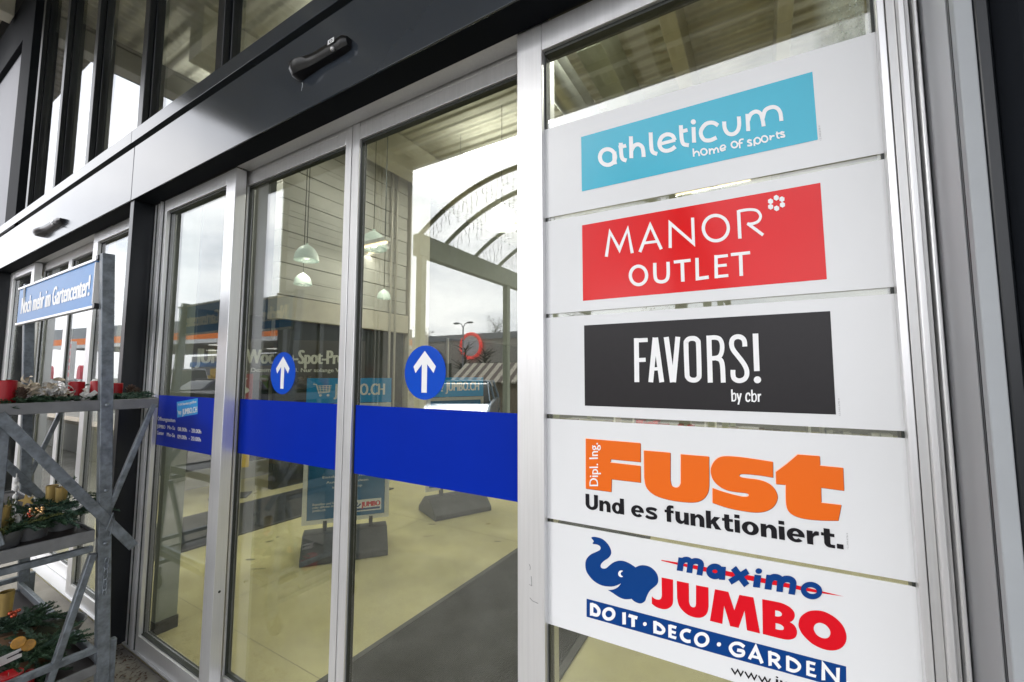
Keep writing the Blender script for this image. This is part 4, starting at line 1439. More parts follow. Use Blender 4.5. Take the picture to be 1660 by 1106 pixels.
for i in range(20):
    a0, a1 = -amax + 2 * amax * i / 20, -amax + 2 * amax * (i + 1) / 20
    p = [(cxm + (Rr_ + .07) * math.sin(a), zc_ + (Rr_ + .07) * math.cos(a)) for a in (a0, a1)]
    gl.add([(p[0][0], -12.4, p[0][1]), (p[1][0], -12.4, p[1][1]), (p[1][0], -3.6, p[1][1]), (p[0][0], -3.6, p[0][1])], [(0, 1, 2, 3)])
gl.build('roof_glazing', M['glass_clear'], ar)
rl = random.Random(11)
for y in (-3.72, -4.47, -5.52, -6.52):
    li = MB()
    for i in range(46):
        a = -amax + 2 * amax * (i + .5) / 46
        x, z = cxm + Rr_ * math.sin(a), zc_ + Rr_ * math.cos(a) - .05
        L = rl.uniform(.12, .55)
        pts = [(x + rl.uniform(-.02, .02), y + rl.uniform(-.02, .02), z - L * k / 4) for k in range(5)]
        li.tube(pts, .0045, 4, False)
        for p in pts[1:]:
            li.ball(p, .012, 6)
    t_ = tag(li.build('icicle_lights', M['paper']), 'icicle light strings hanging under the walkway arches', 'light string', 'icicle lights under the arches')

pw_ = thing('garden_wall', 'low white rendered wall with stone coping', 'wall', (-12, -.7, 0))
MB().box(-19, -7.2, -.82, -.62, 0, .54).build('wall', M['parapet'], pw_)
MB().box(-19.05, -7.15, -.87, -.57, .543, .61).build('coping', M['coping'], pw_, .008)

gs = thing('fuel_station', 'fuel station roof with an orange stripe', 'fuel station', (-32, -10, 0))
P0, P1 = Vector((-20, 2.16 - 13.3, 0)), Vector((-44, 2.16 - 9.2, 0))
ge = (P1 - P0).normalized()
gn = Vector((-abs(ge.y), -abs(ge.x), 0)).normalized()


def slab(z0, z1, out, nm, m_, dep=9):
    a, b = P0 - ge * out - gn * out, P1 + ge * out - gn * out
    mb = MB()
    mb.prism([a + Vector((0, 0, z0)), b + Vector((0, 0, z0)), b + gn * (dep + out) + Vector((0, 0, z0)), a + gn * (dep + out) + Vector((0, 0, z0))], (0, 0, z1 - z0))
    return mb.build(nm, m_, gs)


slab(4.02, 4.75, .0, 'roof', M['grey_paint'])
slab(3.60, 4.018, .03, 'orange_stripe', M['stripe'])
slab(3.36, 3.598, .02, 'white_band', M['white_paint'])
for k in range(4):
    p = P0 + ge * (3 + 6 * k) + gn * 3
    MB().box(p.x - .2, p.x + .2, p.y - .2, p.y + .2, -.12, 3.36).build('column', M['white_paint'], gs)
    for j in (1.2, 5):
        q = P0 + ge * (2.5 + 6 * k) + gn * j
        MB().box(q.x - .5, q.x + .5, q.y - .3, q.y + .3, 3.32, 3.355).build('roof_lamp', M['lamp_glow'], gs)
ks = thing('fuel_kiosk', 'white kiosk with a blue band behind the pumps', 'kiosk', (-38, -16, 0))
MB().box(-48, -24, -21, -17.5, -.12, 3.3).build('wall', M['grey_paint'], ks)
for i_, m_ in enumerate(('kiosk_blue', 'yellow', 'stripe', 'kiosk_blue', 'kiosk_green', 'pump_red', 'kiosk_blue', 'stripe')):
    MB().box(-47.2 + i_ * 2.9, -45.4 + i_ * 2.9, -16.9, -16.8, .2, 1.5).build('advert_panel', M[m_], ks)
MB().box(-48.05, -23.95, -17.49, -17.4, 2.3, 2.75).build('blue_band', M['kiosk_blue'], ks)
for i in range(8):
    MB().box(-47 + i * 2.9, -45 + i * 2.9, -17.49, -17.43, .4, 2.1).build('window', [M['dark_glass'], M['yellow'], M['dark_glass'], M['stripe']][i % 4], ks)
for i, (xr, t_) in enumerate(((-4.83, 8.9), (-4.04, 9.6), (-3.2, 11.0))):
    c = mir(xr, t_, 0)
    t = thing('fuel_pump', 'pink and white fuel pump with rounded top', 'pump', (c.x, c.y, -.12), 'fuel pumps')
    MB().box(c.x - .32, c.x + .32, c.y - .2, c.y + .2, -.12, 1.25).build('cabinet', M['white_paint'], t, .02)
    mb = MB()
    mb.prism([(c.x - .33, c.y + .21, 1.25), (c.x + .33, c.y + .21, 1.25), (c.x + .33, c.y + .21, 1.7), (c.x + .2, c.y + .21, 2.05), (c.x, c.y + .21, 2.15), (c.x - .2, c.y + .21, 2.05), (c.x - .33, c.y + .21, 1.7)], (0, -.42, 0))
    mb.build('top', M['pump_red'], t)
c = mir(-4.33, 8.2, 0)
t = thing('price_pylon', 'red and white price board on a post', 'sign', (c.x, c.y, -.12))
MB().box(c.x - .5, c.x + .5, c.y - .1, c.y + .1, 1.2, 3.5).build('board', M['white_paint'], t)
for k in range(5):
    MB().box(c.x - .42, c.x + .42, c.y + .101, c.y + .11, 1.4 + k * .42, 1.66 + k * .42).build('price_row', M['pump_red'], t)
MB().box(c.x - .08, c.x + .08, c.y - .08, c.y + .08, -.12, 1.2).build('post', M['grey_paint'], t)


def car(label, paint, loc, rz, van=False):
    t = thing('parked_car', label, 'car', (0, 0, 0), 'cars on the car park')
    H = 1.95 if van else 1.46
    # body side profile (x forward, z up), then cabin
    lower = [(-2.05, .30), (-2.1, .55), (-2.02, .88), (-1.2, .95), (.75, .93), (1.55, .84), (2.02, .66), (2.08, .42), (2.0, .27)]
    cab = [(-1.95, .90), (-1.72, H - .12), (-1.35, H), (.05, H), (.45, H - .1), (1.05, .92)]
    st = [(-.80, .96), (-.86, 1.0), (-.6, 1.0), (0, 1.0), (.6, 1.0), (.86, 1.0), (.80, .96)]
    m = MB()
    m.prism([(x, -.86, z) for x, z in lower], (0, 1.72, 0))
    m.build('body', paint, t, .07, seg=3)
    g = MB()
    n = len(cab)
    vs = [(x, -.80 + (.16 * (z - .9) / (H - .9)), z) for x, z in cab] + [(x, .80 - (.16 * (z - .9) / (H - .9)), z) for x, z in cab]
    fs = [(i, i + 1, n + i + 1, n + i) for i in range(n - 1)] + [tuple(range(n - 1, -1, -1)), tuple(range(n, 2 * n))]
    g.add(vs, fs)
    g.build('windows', M['dark_glass'], t, .02)
    r = MB()
    r.box(-1.62, .2, -.655, .655, H - .03, H + .012)
    for sy in (-1, 1):
        for a, b in (((-1.93, .92), (-1.62, H - .02)), ((-.35, .93), (-.38, H - .02)), ((1.02, .93), (.22, H - .02))):
            r.bar((a[0], sy * .805, a[1]), (b[0], sy * .66, b[1]), .09, .035, (1, 0, 0))
    r.build('roof', paint, t, .012)
    for x in (-1.28, 1.3):
        for sy in (-1, 1):
            ax = Matrix.Rotation(R(90), 3, 'X')
            wh = MB().lathe([(.02, -.10), (.27, -.10), (.315, -.07), (.315, .07), (.27, .10), (.02, .10)], (x, sy * .78, .315), 22, ax).build('wheel', M['tyre'], t, smooth=True)
            MB().lathe([(.01, -.105), (.19, -.103), (.2, .103), (.01, .105)], (x, sy * .79, .315), 18, ax).build('rim', M['rim'], wh)
    for sy in (-1, 1):
        MB().box(1.93, 2.075, sy * .62 - .16, sy * .62 + .16, .60, .72).build('headlight', M['head'], t, .02)
        MB().box(-2.11, -2.0, sy * .7 - .1, sy * .7 + .1, .62, .85).build('tail_lamp', M['tail'], t, .02)
    t.location = loc
    t.rotation_euler = (0, 0, rz)
    return t


car('pale blue hatchback parked beyond the walkway', M['car_blue'], (-7.4, -7.6, -.12), R(62))
car('dark car parked far along the front', M['car_dark'], (-20.5, -7.0, -.12), R(80))
car('white van parked before the fuel station', M['car_white'], (-26, -8.4, -.12), R(15), True)

h = thing('market_hut', 'wooden market hut with a striped roof', 'hut', (-9.2, -12.0, -.12))
hx, hy = -9.0, -12.2
hm = MB()
for i in range(16):
    a = hx - 1.6 + i * .2
    hm.box(a, a + .185, hy + .8, hy + .84, -.12, 1.25)
    if i < 8:
        hm.box(hx + 1.56, hx + 1.6, hy - .8 + i * .2, hy - .8 + i * .2 + .185, -.12, 1.25)
        hm.box(hx - 1.6, hx - 1.56, hy - .8 + i * .2, hy - .8 + i * .2 + .185, -.12, 1.25)
hm.build('wall', M['wood'], h)
for k, (m_, o_) in enumerate(((M['awning_cream'], 0), (M['awning_red'], 1))):
    rf = MB()
    for i in range(o_, 18, 2):
        a = hx - 1.85 + i * .205
        for s in (-1, 1):
            rf.prism([(a, hy + s * 1.1, 1.2), (a, hy, 1.95), (a, hy, 2.0), (a, hy + s * 1.1, 1.25)], (.204, 0, 0))
    rf.build('roof', m_, h)
fb = thing('shop_across', 'long beige shop across the car park', 'building', (-24, -26, 0))
MB().box(-46, -10, -34, -26, -.12, 4.4).build('wall', M['lintel'], fb)
MB().box(-46.1, -9.9, -34.1, -25.9, 4.402, 4.9).build('roof_edge', M['grey_paint'], fb)
for i in range(12):
    MB().box(-45 + i * 2.9, -43 + i * 2.9, -25.99, -25.93, 0.1, 2.5).build('window', M['dark_glass'], fb)
c = mir(-.74, 27.8, .09)
t = thing('ring_sign', 'red glowing ring sign on the shop across', 'sign', (c.x, -25.8, c.z))
rg = MB().tube([(c.x + 1.0 * math.cos(a), -25.8, c.z - .1 + 1.0 * math.sin(a)) for a in [2 * math.pi * i / 40 for i in range(41)]], .14, 8).build('ring', M['ring_red'], t, smooth=True)
MB().lathe([(0.01, 0), (.84, 0), (.84, .1), (.01, .1)], (c.x, -25.88, c.z - .1), 36, Matrix.Rotation(R(-90), 3, 'X')).build('disc', M['white_paint'], t)
c = mir(-.765, 22, 0)
t = thing('street_lamp', 'grey street lamp with two arms on the car park', 'street lamp', (c.x, c.y, -.12))
MB().tube([(c.x, c.y, -.12), (c.x, c.y, 4.6)], .06, 12, r2=.045).build('pole', M['grey_paint'], t, smooth=True)
for s in (-1, 1):
    MB().tube([(c.x, c.y, 4.6), (c.x + s * .15, c.y, 4.85), (c.x + s * .35, c.y, 4.92)], .03, 8).build('arm', M['grey_paint'], t, smooth=True)
    MB().ball((c.x + s * .55, c.y, 4.92), .26, 12, (1, .5, .28)).build('lamp_head', M['grey_paint'], t, smooth=True)


def tree(x, y, hgt, label, bare=False, seed=1):
    rr = random.Random(seed)
    t = thing('tree', label, 'tree', (x, y, -.12), 'trees beyond the car park')
    tk = MB().tube([(x, y, -.12), (x + .05, y, hgt * .35), (x, y + .05, hgt * .8)], .16, 9, r2=.04)
    cr = MB()
    for i in range(46 if bare else 26):
        z = hgt * rr.uniform(.25, .8)
        a = rr.uniform(0, 6.28)
        L = hgt * rr.uniform(.15, .36) * (1.1 - .6 * z / hgt)
        p = Vector((x, y, z))
        q = p + Vector((math.cos(a) * L, math.sin(a) * L, L * rr.uniform(.3, .9)))
        tk.tube([p, (p + q) / 2 + Vector((0, 0, .05)), q], .03, 5, r2=.008)
        for k in range(14 if bare else 60):
            c = p + (q - p) * rr.uniform(.3, 1.1) + Vector((rr.gauss(0, .18), rr.gauss(0, .18), rr.gauss(0, .2))) * hgt / 5
            u = Vector((rr.gauss(0, 1), rr.gauss(0, 1), rr.gauss(0, 1))).normalized()
            v = u.orthogonal().normalized()
            s = .02 if bare else .09
            cr.add([c - u * s, c + v * s * .5, c + u * s, c - v * s * .5], [(0, 1, 2, 3)])
    tk.build('trunk', M['bark'], t)
    cr.build('crown', M['far_leaf'], t)


for i, (x, y, hh, b) in enumerate(((-14.5, -19, 3.6, True), (-17.5, -21, 4.2, True), (-12.2, -22, 3.2, True), (-8, -40, 9, False), (-30, -44, 10, False), (-40, -42, 9, False), (-20, -46, 11, False))):
    tree(x, y, hh, 'bare tree on the car park' if b else 'tall evergreen tree behind the shop across', b, i + 2)

# ================================================================== plant trolley
XT, XF = -2.504, -3.74
PT = thing('plant_trolley', 'galvanised steel plant trolley with tiered shelves beside the doors', 'trolley', (-3.1, .6, 0))


def post_y(z):
    return .765 + (.676 - .765) * (z - .18) / 1.85


for X in (XT, XF):
    m = MB()
    m.bar((X, post_y(.1), .1), (X, post_y(2.04), 2.04), .036, .044, (1, 0, 0))
    m.build('post', M['galv'], PT, .003)
    m = MB()
    m.bar((X + .023, .40, 1.352), (X + .023, .835, .728), .038, .006, (0, .8, .57))
    m.build('diagonal_plate', M['galv'], PT, .002)
    m = MB()
    m.bar((X + .006, .878, 1.365), (X + .006, .728, .86), .022, .022, (1, 0, 0))
    m.build('brace', M['galv'], PT, .003)
    m = MB()
    m.bar((X + .004, .30, 1.36), (X + .004, .44, .86), .022, .022, (1, 0, 0))
    m.build('brace', M['galv'], PT, .003)
    m = MB()
    m.bar((X, .703, .74), (X, .585, .20), .03, .024, (1, 0, 0))
    m.build('strut', M['galv'], PT, .003)
    for y1_, z_ in ((.70, .762), (.77, .336), (.77, .18)):
        MB().bar((X + .002, .17, z_), (X + .002, y1_, z_), .026, .026, (1, 0, 0)).build('rail', M['galv'], PT, .003)
    MB().bar((X, .787, .13), (X, .787, .352), .03, .030, (1, 0, 0)).build('short_post', M['galv'], PT, .003)
    MB().bar((X, .18, .13), (X, .18, .80), .03, .030, (1, 0, 0)).build('short_post', M['galv'], PT, .003)
    for y in (.22, .745):
        ax = Matrix.Rotation(R(90), 3, 'X')
        wh = MB().lathe([(.012, -.014), (.05, -.014), (.055, -.008), (.055, .008), (.05, .014), (.012, .014)], (X, y, .056), 18, ax).build('castor', M['tyre'], PT, smooth=True)
        MB().box(X - .006, X + .006, y - .02, y + .02, .056, .15).build('fork', M['galv'], wh)
for X in (XT, XF):
    MB().box(X - .004, X + .004, .345, .437, .34, 1.345).build('upright_plate', M['galv'], PT, .002)
for z0, z1, y0, y1, nm in ((1.347, 1.392, .26, .894, 'shelf'), (.792, .842, .18, .702, 'shelf'), (.235, .275, .22, .752, 'shelf')):
    m = MB()
    for X in (XT + .008, XF):
        m.box(X - .004, X + .006, y0, y1, z0, z1)
    for y in (y0, y1 - .008):
        m.box(XF + .007, XT + .003, y, y + .008, z0, z1)
    o = m.build(nm, M['galv_dull'], PT, .002)
    MB().box(XF + .008, XT + .0025, y0 + .009, y1 - .009, z1 - .02, z1 - .009).build('shelf_board', M['board'], o)
for y in (.745,):
    MB().bar((XF, y, .30), (XT, y, .30), .026, .02, (0, 0, 1)).build('side_rail', M['galv'], PT, .003)
ch = MB()
for k in range(7):
    zc = .70 - k * .022
    pts = [(XT + .024 + (.004 * math.sin(a) if k % 2 else .001), .744 + .006 * math.sin(a), zc + .013 * math.cos(a)) for a in [2 * math.pi * i / 10 for i in range(11)]]
    ch.tube(pts, .0022, 5, False)
ch.build('chain', M['galv'], PT, smooth=True)
ch = MB()
ch.tube([(XT + .024, .735, .83), (XT + .03, .742, .86), (XT + .03, .752, .90), (XT + .026, .757, .87), (XT + .024, .748, .80)], .003, 6)
ch.build('hook', M['galv'], PT, smooth=True)
for z in (.775, 1.0, 1.37):
    MB().ball((XT + .024, post_y(z), z), .009, 10, (.6, 1, 1)).build('bolt', M['galv'], PT, smooth=True)

SG = thing('trolley_sign', 'pale blue sign with white lettering clamped above the plant trolley', 'sign', (-3.2, .665, 1.8))
sx0, sx1, sz0, sz1, sy = -3.86, -2.565, 1.806, 2.018, .664
MB().box(sx0, sx1, sy - .004, sy + .004, sz0, sz1).build('board', M['sign_blue'], SG)
for z in (sz0 - .008, sz1 - .004):
    MB().box(sx0 - .01, sx1 + .004, sy - .010, sy + .010, z, z + .013).build('edge_rail', M['alu'], SG, .002)
MB().box(sx1 + .001, sx1 + .012, sy - .012, sy + .012, sz0 + .012, sz1 - .012).build('end_strip', M['white_paint'], SG)
for z in (sz0 - .012, sz1 - .006):
    MB().box(sx1 + .0125, sx1 + .042, sy - .014, sy + .014, z, z + .024).build('clamp', M['black_plastic'], SG, .003)
# the lettering keeps the drawn proportions of narrow bold capitals
fnF = lambda u, v, lf: Vector((sx0 + (sx1 - sx0) * u, sy - .004 - lf, sz0 + (sz1 - sz0) * v))
fnB = lambda u, v, lf: Vector((sx1 - (sx1 - sx0) * u, sy + .004 + lf, sz0 + (sz1 - sz0) * v))
for fn in (fnF, fnB):
    tm = text_on('Noch mehr im Gartencenter!', (.06, .27), (.945, .27), (.06, .72), fn, None, .15, .0008)
    text_on('Noch mehr im Gartencenter!', (.063, .27), (.948, .27), (.063, .72), fn, tm, .08, .0012)
    tm.build('lettering', M['white_print'], SG, smooth='flatprint')

# ---------- what stands on the trolley
rg_ = random.Random(21)


def fir_branch(mb, p, d, L, n=None, droop=.25, nl=.022):
    p, d = Vector(p), Vector(d).normalized()
    n = n or int(L * 900)
    u = d.orthogonal().normalized()
    v = d.cross(u)
    pts = [p + d * (L * k / 5) + Vector((0, 0, -droop * L * (k / 5) ** 2)) for k in range(6)]
    mb.tube(pts, .0022, 5, True, .001)
    for i in range(n):
        s = (i + rg_.random()) / n
        c = p + d * (L * s) + Vector((0, 0, -droop * L * s * s))
        a = rg_.uniform(0, 6.283)
        side = u * math.cos(a) + v * math.sin(a)
        side.z *= .55
        t_ = (side * .8 + d * rg_.uniform(.5, .9)).normalized() * nl * rg_.uniform(.7, 1.15) * (1 - .45 * s)
        w_ = t_.cross(Vector((rg_.random(), rg_.random(), rg_.random()))).normalized() * .0016
        mb.add([c - w_, c + w_, c + t_ * .7 + w_ * .9, c + t_, c + t_ * .7 - w_ * .9], [(0, 1, 2, 3, 4)])


def fir_mass(t, c, k, rx, ry, m='fir_a', L=(.07, .13), up=.35, name='fir_branches'):
    mb = MB()
    k = int(k * 1.7)
    up *= 1.5
    L = (L[0] * 1.15, L[1] * 1.25)
    c = Vector(c)
    for i in range(k):
        a = rg_.uniform(0, 6.283)
        p = c + Vector((rg_.uniform(-rx, rx) * .5, rg_.uniform(-ry, ry) * .5, rg_.uniform(0, .02)))
        fir_branch(mb, p, (math.cos(a), math.sin(a), rg_.uniform(.05, up)), rg_.uniform(*L))
    return mb.build(name, M[m], t)


def pine_cone(t, c, r=.02):
    mb = MB()
    c = Vector(c)
    mb.ball(c, r * .62, 10, (1, 1, 1.15))
    for i in range(70):
        z = -1 + 2 * (i + .5) / 70
        a = i * 2.39996
        rr = math.sqrt(1 - z * z)
        nrm = Vector((rr * math.cos(a), rr * math.sin(a), z * 1.15))
        o = c + nrm * r * .55
        tip = c + nrm * r * 1.02 + Vector((0, 0, r * .22))
        s = nrm.cross(Vector((0, 0, 1))).normalized() * r * .24
        mb.add([o - s * .5, o + s * .5, tip + s * .6, tip + nrm * r * .06, tip - s * .6], [(0, 1, 2, 3, 4)])
    return mb.build('pine_cone', M['cone'], t)


def candle(t, c, r, hgt, m='wax'):
    c = Vector(c)
    o = MB().lathe([(.001, 0), (r, 0), (r, hgt - .002), (r * .93, hgt), (r * .8, hgt - .003), (r * .3, hgt - .006), (.001, hgt - .006)], c, 28).build('candle', M[m], t, smooth=True)
    MB().tube([c + Vector((0, 0, hgt - .008)), c + Vector((.001, 0, hgt + .006))], .0012, 5).build('wick', M['wick'], o)
    return o


def dried(t, c, k, rad, m='dried', name='dried_leaves'):
    mb = MB()
    c = Vector(c)
    for i in range(k):
        p = c + Vector((rg_.gauss(0, rad * .5), rg_.gauss(0, rad * .5), abs(rg_.gauss(0, rad * .35))))
        d = Vector((rg_.gauss(0, 1), rg_.gauss(0, 1), abs(rg_.gauss(.2, .6)))).normalized()
        u = d.orthogonal().normalized()
        u = (Matrix.Rotation(rg_.uniform(0, 6.28), 3, d) @ u)
        n_ = d.cross(u)
        L, wd = rg_.uniform(.02, .045), rg_.uniform(.006, .013)
        rows = []
        for j in range(5):
            s = j / 4
            q = p + d * L * s + n_ * (.35 * L * math.sin(s * 3.0))
            ww = wd * math.sin(math.pi * (.12 + .8 * s))
            rows += [q - u * ww + n_ * ww * .3, q - n_ * ww * .2, q + u * ww + n_ * ww * .3]
        mb.add(rows, [(j * 3 + e, j * 3 + e + 1, j * 3 + e + 4, j * 3 + e + 3) for j in range(4) for e in range(2)])
    return mb.build(name, M[m], t)


def card(t, c, wd, hg, rz, tilt, m='paper', name='label_card'):
    mt = Matrix.Rotation(rz, 3, 'Z') @ Matrix.Rotation(tilt, 3, 'Y')
    mb = MB()
    vs = [mt @ Vector((x * wd / 2, y * .0008, z * hg)) + Vector(c) for x, y, z in ((-1, -1, 0), (1, -1, 0), (1, -1, 1), (-1, -1, 1), (-1, 1, 0), (1, 1, 0), (1, 1, 1), (-1, 1, 1))]
    mb.add(vs, [(3, 2, 1, 0), (4, 5, 6, 7), (0, 1, 5, 4), (1, 2, 6, 5), (2, 3, 7, 6), (3, 0, 4, 7)])
    return mb.build(name, M[m], t)


def bowl(t, c, r, hgt, m='stone', name='bowl', flare=1.25):
    c = Vector(c)
    return MB().lathe([(.001, 0), (r, 0), (r * (1 + (flare - 1) * .5), hgt * .5), (r * flare, hgt), (r * flare * .93, hgt), (r * flare * .9, hgt - .006), (.001, hgt - .006)], c, 32).build(name, M[m], t, smooth=True)


def on_shelf(px, X, z):
    """point on the shelf at height z, X across the trolley, seen at column px"""
    lo, hi = 0.05, .9
    for _ in range(40):
        y = (lo + hi) / 2
        v = Vector((X, y, z)) - Vector((0, 0, EYE))
        u = CX + F_PX * v.dot(_rt) / v.dot(_fw)
        lo, hi = (y, hi) if u < px else (lo, y)
    return Vector((X, y, z))


GA = 'advent arrangements on the trolley'
Z1, Z2, Z3 = 1.384, .834, .268
# top shelf, from the near end outwards
c = on_shelf(6, -2.58, Z1)
t = thing('advent_arrangement', 'red candle with pine cones and a black bow, leftmost on the top shelf', 'decoration', c, GA)
candle(t, c + Vector((0, 0, .008)), .031, .088)
fir_mass(t, c + Vector((.01, .03, .004)), 12, .06, .10, 'fir_a', (.04, .075), .2)
pine_cone(t, on_shelf(34, -2.56, Z1 + .034), .026)
pine_cone(t, on_shelf(22, -2.60, Z1 + .028), .021)
mb = MB()
pc_ = on_shelf(4, -2.64, Z1 + .085)
for s in (-1, 1):
    mb.ball(pc_ + Vector((0, s * .018, .004)), .017, 10, (.5, 1, .6))
mb.tube([pc_, pc_ + Vector((.0, .012, -.05))], .004, 6)
mb.build('bow', M['black_plastic'], t, smooth=True)
c = on_shelf(76, -2.66, Z1)
t = thing('advent_arrangement', 'pale dried leaves and paper on fir with a brown wooden star, without any candle', 'decoration', c, GA)
fir_mass(t, c + Vector((.03, 0, .004)), 16, .10, .14, 'fir_a', (.04, .07), .2)
dried(t, c + Vector((.0, -.03, .03)), 80, .064, 'dried')
dried(t, c + Vector((.03, .005, .026)), 50, .052, 'dried_w', 'bleached_leaves')
dried(t, on_shelf(98, -2.62, Z1 + .008), 22, .024, 'dried', 'wooden_star')
card(t, on_shelf(66, -2.62, Z1 + .012), .05, .045, R(60), R(-30))
c = on_shelf(122, -2.64, Z1)
t = thing('advent_arrangement', 'red candle with white paper strips, left of the trolley post', 'decoration', c, GA)
candle(t, c + Vector((0, 0, .006)), .027, .082)
fir_mass(t, c + Vector((.02, .02, .004)), 13, .08, .10, 'fir_b', (.04, .08), .25)
card(t, on_shelf(133, -2.57, Z1 + .004), .018, .060, R(92), R(48), name='paper_strip')
card(t, on_shelf(146, -2.60, Z1 + .004), .018, .045, R(80), R(-40), name='paper_strip')
dried(t, c + Vector((.03, .04, .012)), 18, .028, 'dried_w', 'bleached_leaves')
mb = MB()
fir_branch(mb, on_shelf(112, -2.72, Z1 + .05), (0, .9, .35), .075, droop=.05)
mb.build('fir_tip', M['fir_b'], t)
c = on_shelf(156, -2.62, Z1)
t = thing('advent_arrangement', 'red candle half hidden behind the trolley post', 'decoration', c, GA)
candle(t, c + Vector((0, 0, .006)), .025, .084)
fir_mass(t, c + Vector((.02, .01, .004)), 8, .05, .06, 'fir_a', (.04, .06), .2)
mb = MB().ball(on_shelf(154, -2.75, Z1 + .085), .014, 10).ball(on_shelf(160, -2.75, Z1 + .09), .013, 10)
mb.build('cotton_flower', M['paper'], t, smooth=True)
MB().tube([on_shelf(155, -2.75, Z1 + .002), on_shelf(156, -2.75, Z1 + .08)], .002, 5).build('stem', M['cone'], t)
c = on_shelf(186, -2.72, Z1)
t = thing('advent_arrangement', 'red candle with white card and pine cones, right of the trolley post', 'decoration', c, GA)
candle(t, c + Vector((0, 0, .006)), .027, .072)
fir_mass(t, c + Vector((.06, .015, .004)), 18, .08, .11, 'fir_b', (.05, .085), .2)
pine_cone(t, on_shelf(212, -2.70, Z1 + .034), .027)
pine_cone(t, on_shelf(222, -2.66, Z1 + .026), .022)
card(t, on_shelf(182, -2.78, Z1 + .05), .020, .034, R(80), R(-20))
mb = MB()
fir_branch(mb, on_shelf(206, -2.62, Z1 + .010), (0.1, .9, .28), .085, droop=.0)
fir_branch(mb, on_shelf(200, -2.58, Z1 + .008), (0.1, .9, .1), .09, droop=.05)
mb.build('fir_tip', M['fir_b'], t)

# middle shelf
c = on_shelf(100, -2.66, Z2)
t = thing('advent_arrangement', 'zinc bowl of fir with two gold cups and a birch slice, middle shelf', 'decoration', c, GA)
bowl(t, c, .040, .062)
for k in range(4):
    fir_mass(t, c + Vector((0, 0, .06)), 9, .09, .12, ('fir_a', 'fir_b')[k % 2], (.06, .11), .3)
for px, X, hh in ((98, -2.74, .15), (82, -2.82, .145)):
    p = on_shelf(px, X, Z2 + .075)
    MB().lathe([(.001, 0), (.0165, 0), (.021, .09), (.019, .09), (.016, .01), (.001, .008)], p, 20).build('gold_cup', M['gold'], t, smooth=True)
p = on_shelf(120, -2.62, Z2 + .085)
MB().lathe([(.001, 0), (.034, 0), (.036, .004), (.034, .008), (.001, .008)], p, 20, Matrix.Rotation(R(20), 3, 'X')).build('birch_slice', M['paper'], t)
mb = MB()
fir_branch(mb, on_shelf(94, -2.8, Z2 + .13), (.1, .65, .7), .075, droop=-.05)
fir_branch(mb, on_shelf(110, -2.8, Z2 + .08), (.05, .15, 1), .09, 30, 0, .016)
fir_branch(mb, on_shelf(118, -2.7, Z2 + .09), (.1, 1, .15), .11, droop=.1)
mb.build('fir_tip', M['fir_a'], t)
c = on_shelf(48, -2.62, Z2)
t = thing('advent_arrangement', 'zinc bowl with copper baubles and a gold star on fir, middle shelf', 'decoration', c, GA)
bowl(t, c, .046, .055)
for k in range(5):
    fir_mass(t, c + Vector((0, 0, .055)), 9, .12, .14, ('fir_a', 'fir_b')[k % 2], (.06, .11), .35)
for k in range(14):
    p = on_shelf(44 + rg_.uniform(0, 26), -2.6 + rg_.uniform(-.03, .03), Z2 + .09 + rg_.uniform(0, .03))
    MB().ball(p, .0062, 10).build('bauble', M['bauble' if k % 3 else 'berry'], t, smooth=True)
p = on_shelf(44, -2.68, Z2 + .145)
mb = MB()
pts = []
for k in range(10):
    a = R(90 + 36 * k + 12)
    rr = .026 if k % 2 == 0 else .011
    pts.append(p + Vector((rr * math.cos(a) * .5, rr * math.cos(a) * .85, rr * math.sin(a))))
mb.prism(pts, (.006, -.003, 0))
mb.build('star', M['gold'], t)
dried(t, on_shelf(28, -2.62, Z2 + .07), 24, .035, 'dried_w', 'bleached_leaves')
MB().bar(on_shelf(36, -2.56, Z2 + .065), on_shelf(66, -2.58, Z2 + .10), .02, .004, (1, 0, 0)).build('wooden_strip', M['wood'], t)
c = on_shelf(4, -2.58, Z2)
t = thing('advent_arrangement', 'zinc bowl with yellow green sprigs and a gold cup, leftmost on the middle shelf', 'decoration', c, GA)
bowl(t, c, .044, .06)
for k in range(3):
    fir_mass(t, c + Vector((0, 0, .055)), 9, .10, .12, ('fir_c', 'fir_a', 'fir_c')[k], (.06, .10), .5)
p = c + Vector((0, -.01, .075))
MB().lathe([(.001, 0), (.019, 0), (.024, .08), (.022, .08), (.018, .01), (.001, .008)], p, 20).build('gold_cup', M['gold'], t, smooth=True)
mb = MB()
for k in range(6):
    fir_branch(mb, c + Vector((0, .02 * (k - 3) * .5, .06)), (rg_.uniform(-.3, .3), rg_.uniform(-.2, .5), 1), rg_.uniform(.08, .13), 40, 0, .014)
mb.build('sprig', M['fir_c'], t)
mb = MB()
for k in range(4):
    mb.ball(on_shelf(24 + k * .8, -2.75, Z2 + .12 + k * .034), .009, 8, (1, 1, 1.5))
mb.tube([on_shelf(24, -2.75, Z2 + .01), on_shelf(27, -2.75, Z2 + .25)], .002, 5)
mb.build('white_blossom_twig', M['paper'], t, smooth=True)

